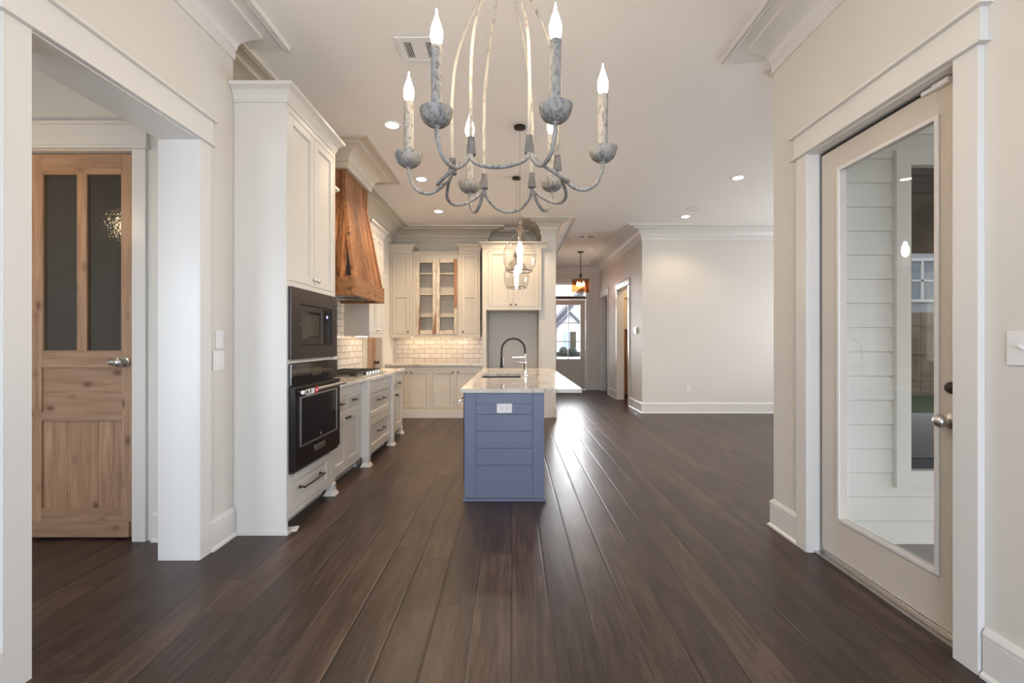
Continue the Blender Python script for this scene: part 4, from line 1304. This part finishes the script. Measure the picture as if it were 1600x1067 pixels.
for k in range(6):
    # arm: from the joint, down and outward, up to the cup
    pts = spline([pol(k, RI+.002, 1.985), pol(k, RI+.018, 1.945), pol(k, RI+.062, 1.905), pol(k, RI+.105, 1.893), pol(k, RI+.15, 1.915), pol(k, RO_-.004, 1.965), pol(k, RO_, 2.0)])
    mb = Mb(); mb.tube(pts, .0078, 10); mb.build('arm', 'zinc', ch, smooth=True)
    # cup, sleeve, bulb
    c = pol(k, RO_, 0)
    mb = Mb(); mb.lathe((c.x, c.y, 0), [(.010, 1.994), (.012, 1.999), (.028, 2.003), (.043, 2.015), (.0515, 2.032), (.0555, 2.051), (.051, 2.053), (.047, 2.040), (.030, 2.030), (0, 2.028)], 28)
    cup = mb.build('cup', 'zinc', ch, smooth=True)
    mb = Mb()
    prof = [(.0175, 2.03)]
    rr = random.Random(k)
    for i in range(9): prof.append((.0185+rr.uniform(-.0007, .0007), 2.04+i*.0275))
    prof += [(.017, 2.262), (0, 2.264)]
    mb.lathe((c.x, c.y, 0), prof, 20); mb.build('candle_sleeve', 'zinc', ch, smooth=True)
    mb = Mb(); mb.lathe((c.x, c.y, 0), [(.011, 2.264), (.017, 2.275), (.0205, 2.292), (.0195, 2.310), (.0145, 2.330), (.008, 2.348), (.004, 2.362), (.0016, 2.380), (0, 2.384)], 18)
    mb.build('bulb', 'bulb', ch, smooth=True)
    # lower ring segment, drooping outward, to the next joint
    a, b = pol(k, RI, 1.975), pol(k+1, RI, 1.975)
    pts = spline([a, pol(k, RI+.022, 1.935, -6), pol(k, RI+.05, 1.90, -18), pol(k, RI+.058, 1.888, -30), pol(k+1, RI+.05, 1.90, 18), pol(k+1, RI+.022, 1.935, 6), b])
    mb = Mb(); mb.tube(pts, .0072, 10); mb.build('ring_arm', 'zinc', ch, smooth=True)
    # upright rod
    prof = [(1.975, .207), (2.10, .209), (2.28, .207), (2.42, .192), (2.55, .150), (2.66, .098), (2.78, .048), (2.90, .022), (2.98, .018)]
    mb = Mb(); mb.tube(spline([pol(k, r, z) for z, r in prof], 5), .0062, 9); mb.build('upright_rod', 'rod', ch, smooth=True)
    # wire wrapped joint
    mb = Mb(); j = pol(k, RI-.001, 0); pr = []
    for i in range(12):
        z = 1.966+i*.0055; r = .0165-.00055*i
        pr += [(r, z), (r+.0016, z+.00275)]
    mb.lathe((j.x, j.y, 0), [(0, 1.964)] + pr + [(0, 2.034)], 14); mb.build('wire_wrap', 'wrap', ch, smooth=True)
mb = Mb(); mb.lathe((CX, CY, 0), [(.008, 2.93), (.03, 2.945), (.032, 3.0), (.012, 3.02), (.006, 3.05)], 18); mb.build('hub', 'zinc', ch, smooth=True)
mb = Mb()
for i in range(7):
    z = 3.06+i*.036; n1 = Vector((1, 0, 0)) if i % 2 else Vector((0, 1, 0))
    pts = [Vector((CX, CY, z)) + n1*.009*math.cos(a*PI/6) + Vector((0, 0, .021))*math.sin(a*PI/6) for a in range(13)]
    mb.tube(pts, .0025, 6)
mb.build('chain', 'zinc', ch, smooth=True)
mb = Mb(); mb.lathe((CX, CY, 0), [(.02, 3.305), (.06, 3.325), (.065, CH-.001)], 24); mb.build('canopy', 'zinc', ch, smooth=True)

# ------------------------------------------------------------------ glass jar pendants over the island
def jar_pendant(x, y, label):
    t = thing('glass_pendant', (x, y, 1.97), label, 'pendant lamp', 'glass jar pendants over the island')
    mb = Mb(); mb.lathe((x, y, 0), [(.055, CH-.001), (.055, CH-.02), (.02, CH-.03), (0, CH-.031)], 22); mb.build('canopy', 'bronze', t, smooth=True)
    mb = Mb(); mb.tube([(x, y, CH-.03), (x, y, 2.40)], .0022, 6); mb.build('cord', 'rope', t)
    mb = Mb(); mb.lathe((x, y, 0), [(.030, 2.455), (.032, 2.445), (.026, 2.43), (.026, 2.36), (.045, 2.33), (.09, 2.285), (.135, 2.225), (.158, 2.16), (.163, 2.11), (.158, 2.06), (.140, 1.995), (.128, 1.975), (.105, 1.968)], 40, caps=False)
    mb.build('glass_jar', 'jar', t, smooth=True, solid=.0035)
    mb = Mb(); mb.tube([(x+.118*math.cos(a*PI/20), y+.118*math.sin(a*PI/20), 1.972) for a in range(41)], .0045, 8); mb.build('glass_rim', 'dglass', t, smooth=True)
    mb = Mb(); mb.lathe((x, y, 0), [(.020, 2.41), (.024, 2.395), (.024, 2.355), (.016, 2.345), (.012, 2.30), (.012, 2.255), (0, 2.254)], 16); mb.build('socket', 'rope', t, smooth=True)
    mb = Mb(); mb.lathe((x, y, 0), [(.012, 2.254), (.016, 2.24), (.029, 2.20), (.032, 2.165), (.026, 2.13), (.010, 2.112), (0, 2.110)], 18); mb.build('bulb', 'pbulb', t, smooth=True)
    mb = Mb(); mb.lathe((x, y, 0), [(.033, 2.352), (.036, 2.358), (.034, 2.364), (.037, 2.370), (.034, 2.376), (.036, 2.382), (.033, 2.388)], 18, caps=False); mb.build('rope_collar', 'rope', t, smooth=True, solid=.002)
    return t
jar_pendant(.075, 4.36, 'clear glass jar pendant over the island, the nearer and larger-looking of the two')
jar_pendant(.056, 5.72, 'clear glass jar pendant over the island, the farther one seen partly behind the nearer')

# ------------------------------------------------------------------ recessed lights
def can(x, y):
    t = thing('recessed_light', (x, y, CH-.012), 'recessed', 'ceiling light', 'recessed ceiling lights')
    mb = Mb(); mb.lathe((x, y, 0), [(.060, CH-.0005), (.088, CH-.0005), (.086, CH-.008), (.062, CH-.006), (.060, CH-.0005)], 32, caps=False); mb.build('trim_ring', 'plastic', t, smooth=True)
    mb = Mb(); mb.lathe((x, y, 0), [(.0595, CH-.0006), (.0595, CH-.004), (0, CH-.0042)], 32); mb.build('lens', 'can', t)
    return t
cans = [(-1.14, 4.33, 'recessed ceiling light beside the chandelier bulb, nearest of the row above the range wall'),
        (-1.15, 5.77, 'recessed ceiling light above the range wall, middle of the three'),
        (-1.165, 7.2, 'recessed ceiling light near the far end of the kitchen, left of the pendants'),
        (0.0, 7.2, 'recessed ceiling light just under the chandelier, in front of the refrigerator cabinet'),
        (2.84, 5.72, 'recessed ceiling light over the living room, the nearer one'),
        (2.86, 7.5, 'recessed ceiling light over the living room, beside the round speaker')]
c0 = can(*cans[0][:2]); c0['label'] = cans[0][2]
for x, y, lb in cans[1:]:
    c = copy_tree(c0); c.location = (x, y, c0.location.z); c['label'] = lb
for x, y, lb in cans:
    l = bpy.data.lights.new('downlight', 'SPOT'); l.energy = 38 if x < 1 else 15; l.color = (1, .76, .51); l.spot_size = math.radians(130); l.spot_blend = .6; l.shadow_soft_size = .05
    o = bpy.data.objects.new('downlight', l); COL.objects.link(o); o.location = (x, y, CH-.02)
sp = thing('ceiling_speaker', (2.83, 7.07, CH-.01), 'round white speaker grille on the living room ceiling', 'speaker')
mb = Mb(); mb.lathe((2.83, 7.07, 0), [(.10, CH-.0005), (.118, CH-.0005), (.116, CH-.008), (.10, CH-.008)], 32, caps=False); mb.build('speaker_rim', 'plastic', sp)
mb = Mb(); mb.lathe((2.83, 7.07, 0), [(.0995, CH-.0006), (.0995, CH-.006), (0, CH-.007)], 32); mb.build('grille', 'grey', sp)

# ------------------------------------------------------------------ ceiling vents
v = thing('ceiling_vent', (-.64, 3.21, CH-.012), 'white louvred ceiling vent beside the chandelier', 'vent')
z = CH-.001
mb = Mb()
for r in minus(-.80, -.49, 3.07, 3.345, [(-.765, -.525, 3.10, 3.315)]): mb.box(r[0], r[1], r[2], r[3], z-.010, z)
mb.build('vent_frame', 'plastic', v, bevel=.003)
mb = Mb(); mb.box(-.765, -.525, 3.10, 3.315, z-.0015, z); mb.build('vent_throat', 'slot', v)
mb = Mb()
for r in minus(-.765, -.525, 3.10, 3.315, [(-.745, -.693, 3.12, 3.295), (-.597, -.545, 3.12, 3.295), ]): mb.box(r[0], r[1], r[2], r[3], z-.008, z-.0016)
mb.build('vent_face', 'plastic', v)
for x0 in (-.745, -.597):
    for i in range(4):
        mb = Mb(); x = x0+.0095+i*.0135; mb.prism([(x-.002, 3.12, z-.009), (x+.003, 3.12, z-.009), (x+.001, 3.12, z-.002), (x-.003, 3.12, z-.002)], (0, .175, 0)); mb.build('louvre', 'plastic', v)
v = thing('ceiling_vent', (1.45, 8.93, CH-.012), 'small ceiling vent with two dark grilles at the hall entrance', 'vent')
mb = Mb()
for r in minus(1.27, 1.63, 8.84, 9.02, [(1.30, 1.42, 8.87, 8.99), (1.49, 1.60, 8.87, 8.99)]): mb.box(r[0], r[1], r[2], r[3], z-.008, z)
mb.build('vent_frame', 'plastic', v)
mb = Mb(); mb.box(1.30, 1.42, 8.87, 8.99, z-.004, z); mb.box(1.49, 1.60, 8.87, 8.99, z-.004, z); mb.build('vent_throat', 'slot', v)

# ------------------------------------------------------------------ hall drum pendant
x, y = 1.575, 10.45
t = thing('drum_pendant', (x, y, 2.43), 'amber mesh drum pendant hanging in the entry hall', 'pendant lamp')
mb = Mb(); mb.lathe((x, y, 0), [(.075, CH-.001), (.075, CH-.02), (0, CH-.022)], 22); mb.build('canopy', 'bronze', t, smooth=True)
mb = Mb(); mb.tube([(x, y, CH-.02), (x, y, 2.74)], .009, 8); mb.lathe((x, y, 0), [(.01, 2.86), (.025, 2.85), (.025, 2.78), (.01, 2.77)], 14); mb.tube([(x, y, 2.79), (x+.02, y, 2.77), (x+.025, y, 2.735)], .005, 6); mb.build('stem', 'bronze', t, smooth=True)
mb = Mb(); mb.lathe((x, y, 0), [(.20, 2.715), (.20, 2.435)], 40, caps=False); mb.build('drum_shade', 'amber', t, smooth=True, solid=.003)
mb = Mb(); 
for zz_ in (2.71, 2.44): mb.lathe((x, y, 0), [(.204, zz_-.006), (.204, zz_+.006), (.198, zz_+.006), (.198, zz_-.006), (.204, zz_-.006)], 40, caps=False)
for a in range(3): mb.tube([(x, y, 2.735), (x+.2*math.cos(a*2.094), y+.2*math.sin(a*2.094), 2.71)], .003, 6)
mb.build('shade_ring', 'bronze', t)
for i, (dx, dy) in enumerate(((-.07, -.02), (.06, -.04), (0, .07))):
    mb = Mb(); mb.lathe((x+dx, y+dy, 0), [(.010, 2.67), (.028, 2.62), (.028, 2.585), (0, 2.56)], 14); mb.build('bulb', 'dbulb', t, smooth=True)
l = bpy.data.lights.new('drum_glow', 'POINT'); l.energy = 1.5; l.color = (1, .74, .50); l.shadow_soft_size = .05
o = bpy.data.objects.new('drum_glow', l); COL.objects.link(o); o.location = (x, y, 2.52)

# ------------------------------------------------------------------ switches, outlets, thermostat
def plate(name, fr, u, z, w, h, label, cat, gang=1, toggle=False, outlet=False):
    t = thing(name, fr.q(u, .001, z), label, cat)
    mb = Mb(); mb.fbox(fr, u-w/2, u+w/2, .001, .007, z-h/2, z+h/2); mb.build('cover_plate', 'plastic', t, bevel=.0025)
    for g_ in range(gang):
        uu = u + (g_-(gang-1)/2)*.046
        if toggle:
            mb = Mb(); mb.fbox(fr, uu-.006, uu+.006, .007, .009, z-.013, z+.013); mb.build('toggle_seat', 'plastic', t)
            mb = Mb(); p0 = fr.q(uu, .008, z); p1 = fr.q(uu, .026, z+.012); mb.tube([p0, p1], [.005, .0042], 8); mb.build('toggle', 'plastic', t, smooth=True)
        elif outlet:
            for dz in (-.02, .02):
                mb = Mb(); mb.fbox(fr, uu-.016, uu+.016, .007, .0088, z+dz-.014, z+dz+.014); rc = mb.build('receptacle', 'plastic', t, bevel=.002)
                mb = Mb(); mb.fbox(fr, uu-.007, uu-.005, .0088, .0091, z+dz-.004, z+dz+.006); mb.fbox(fr, uu+.004, uu+.006, .0088, .0091, z+dz-.004, z+dz+.006); mb.build('slot', 'slot', rc)
        else:
            mb = Mb(); mb.fbox(fr, uu-.016, uu+.016, .007, .010, z-.032, z+.032); mb.build('rocker', 'plastic', t, bevel=.002)
    return t
plate('light_switch', E_L, 2.905, 1.312, .075, .118, 'white rocker switch on the left dining wall, upper of two', 'switch')
plate('light_switch', E_L, 2.895, 1.178, .110, .122, 'wider white switch plate on the left dining wall, lower of two', 'switch', gang=2)
plate('light_switch', W_R, 1.632, 1.275, .112, .125, 'white toggle switch plate on the right wall beside the glass door', 'switch', gang=1, toggle=True)
plate('power_outlet', S_B, 3.195, .44, .075, .115, 'white outlet low on the blank living room wall', 'outlet', outlet=True)
t = thing('thermostat', (HR-.001, 8.63, 1.50), 'small silver thermostat on the right hall wall', 'thermostat')
mb = Mb(); mb.fbox(W_H, 8.55, 8.72, .001, .012, 1.44, 1.575); mb.build('backplate', 'plastic', t, bevel=.003)
mb = Mb(); mb.fbox(W_H, 8.57, 8.70, .012, .030, 1.455, 1.56); mb.build('thermostat_body', 'steel', t, bevel=.004)

# ------------------------------------------------------------------ mudroom locker seen through the near hall doorway
t = thing('mudroom_locker', (3.0, 10.5, 0), 'brown mudroom locker with cream upper cabinet seen through the near hall doorway', 'cabinet')
mb = Mb(); mb.box(2.52, 4.2, 10.40, 10.745, .10, 1.58); mb.build('locker_body', 'hoodv', t)
mb = Mb(); mb.box(2.52, 4.2, 10.38, 10.745, .001, .10); mb.build('plinth', 'black', t)
mb = Mb(); mb.box(2.515, 4.2, 10.33, 10.745, 1.58, 1.66); mb.box(2.515, 4.2, 10.42, 10.745, 1.66, 2.30); mb.box(2.515, 4.2, 10.36, 10.745, 2.30, 2.40); mb.build('upper_cabinet', 'cream', t, bevel=.004)
l = bpy.data.lights.new('mudroom_glow', 'POINT'); l.energy = 14; l.color = (1, .72, .42); l.shadow_soft_size = .1
o = bpy.data.objects.new('mudroom_glow', l); COL.objects.link(o); o.location = (3.2, 9.5, 2.9)
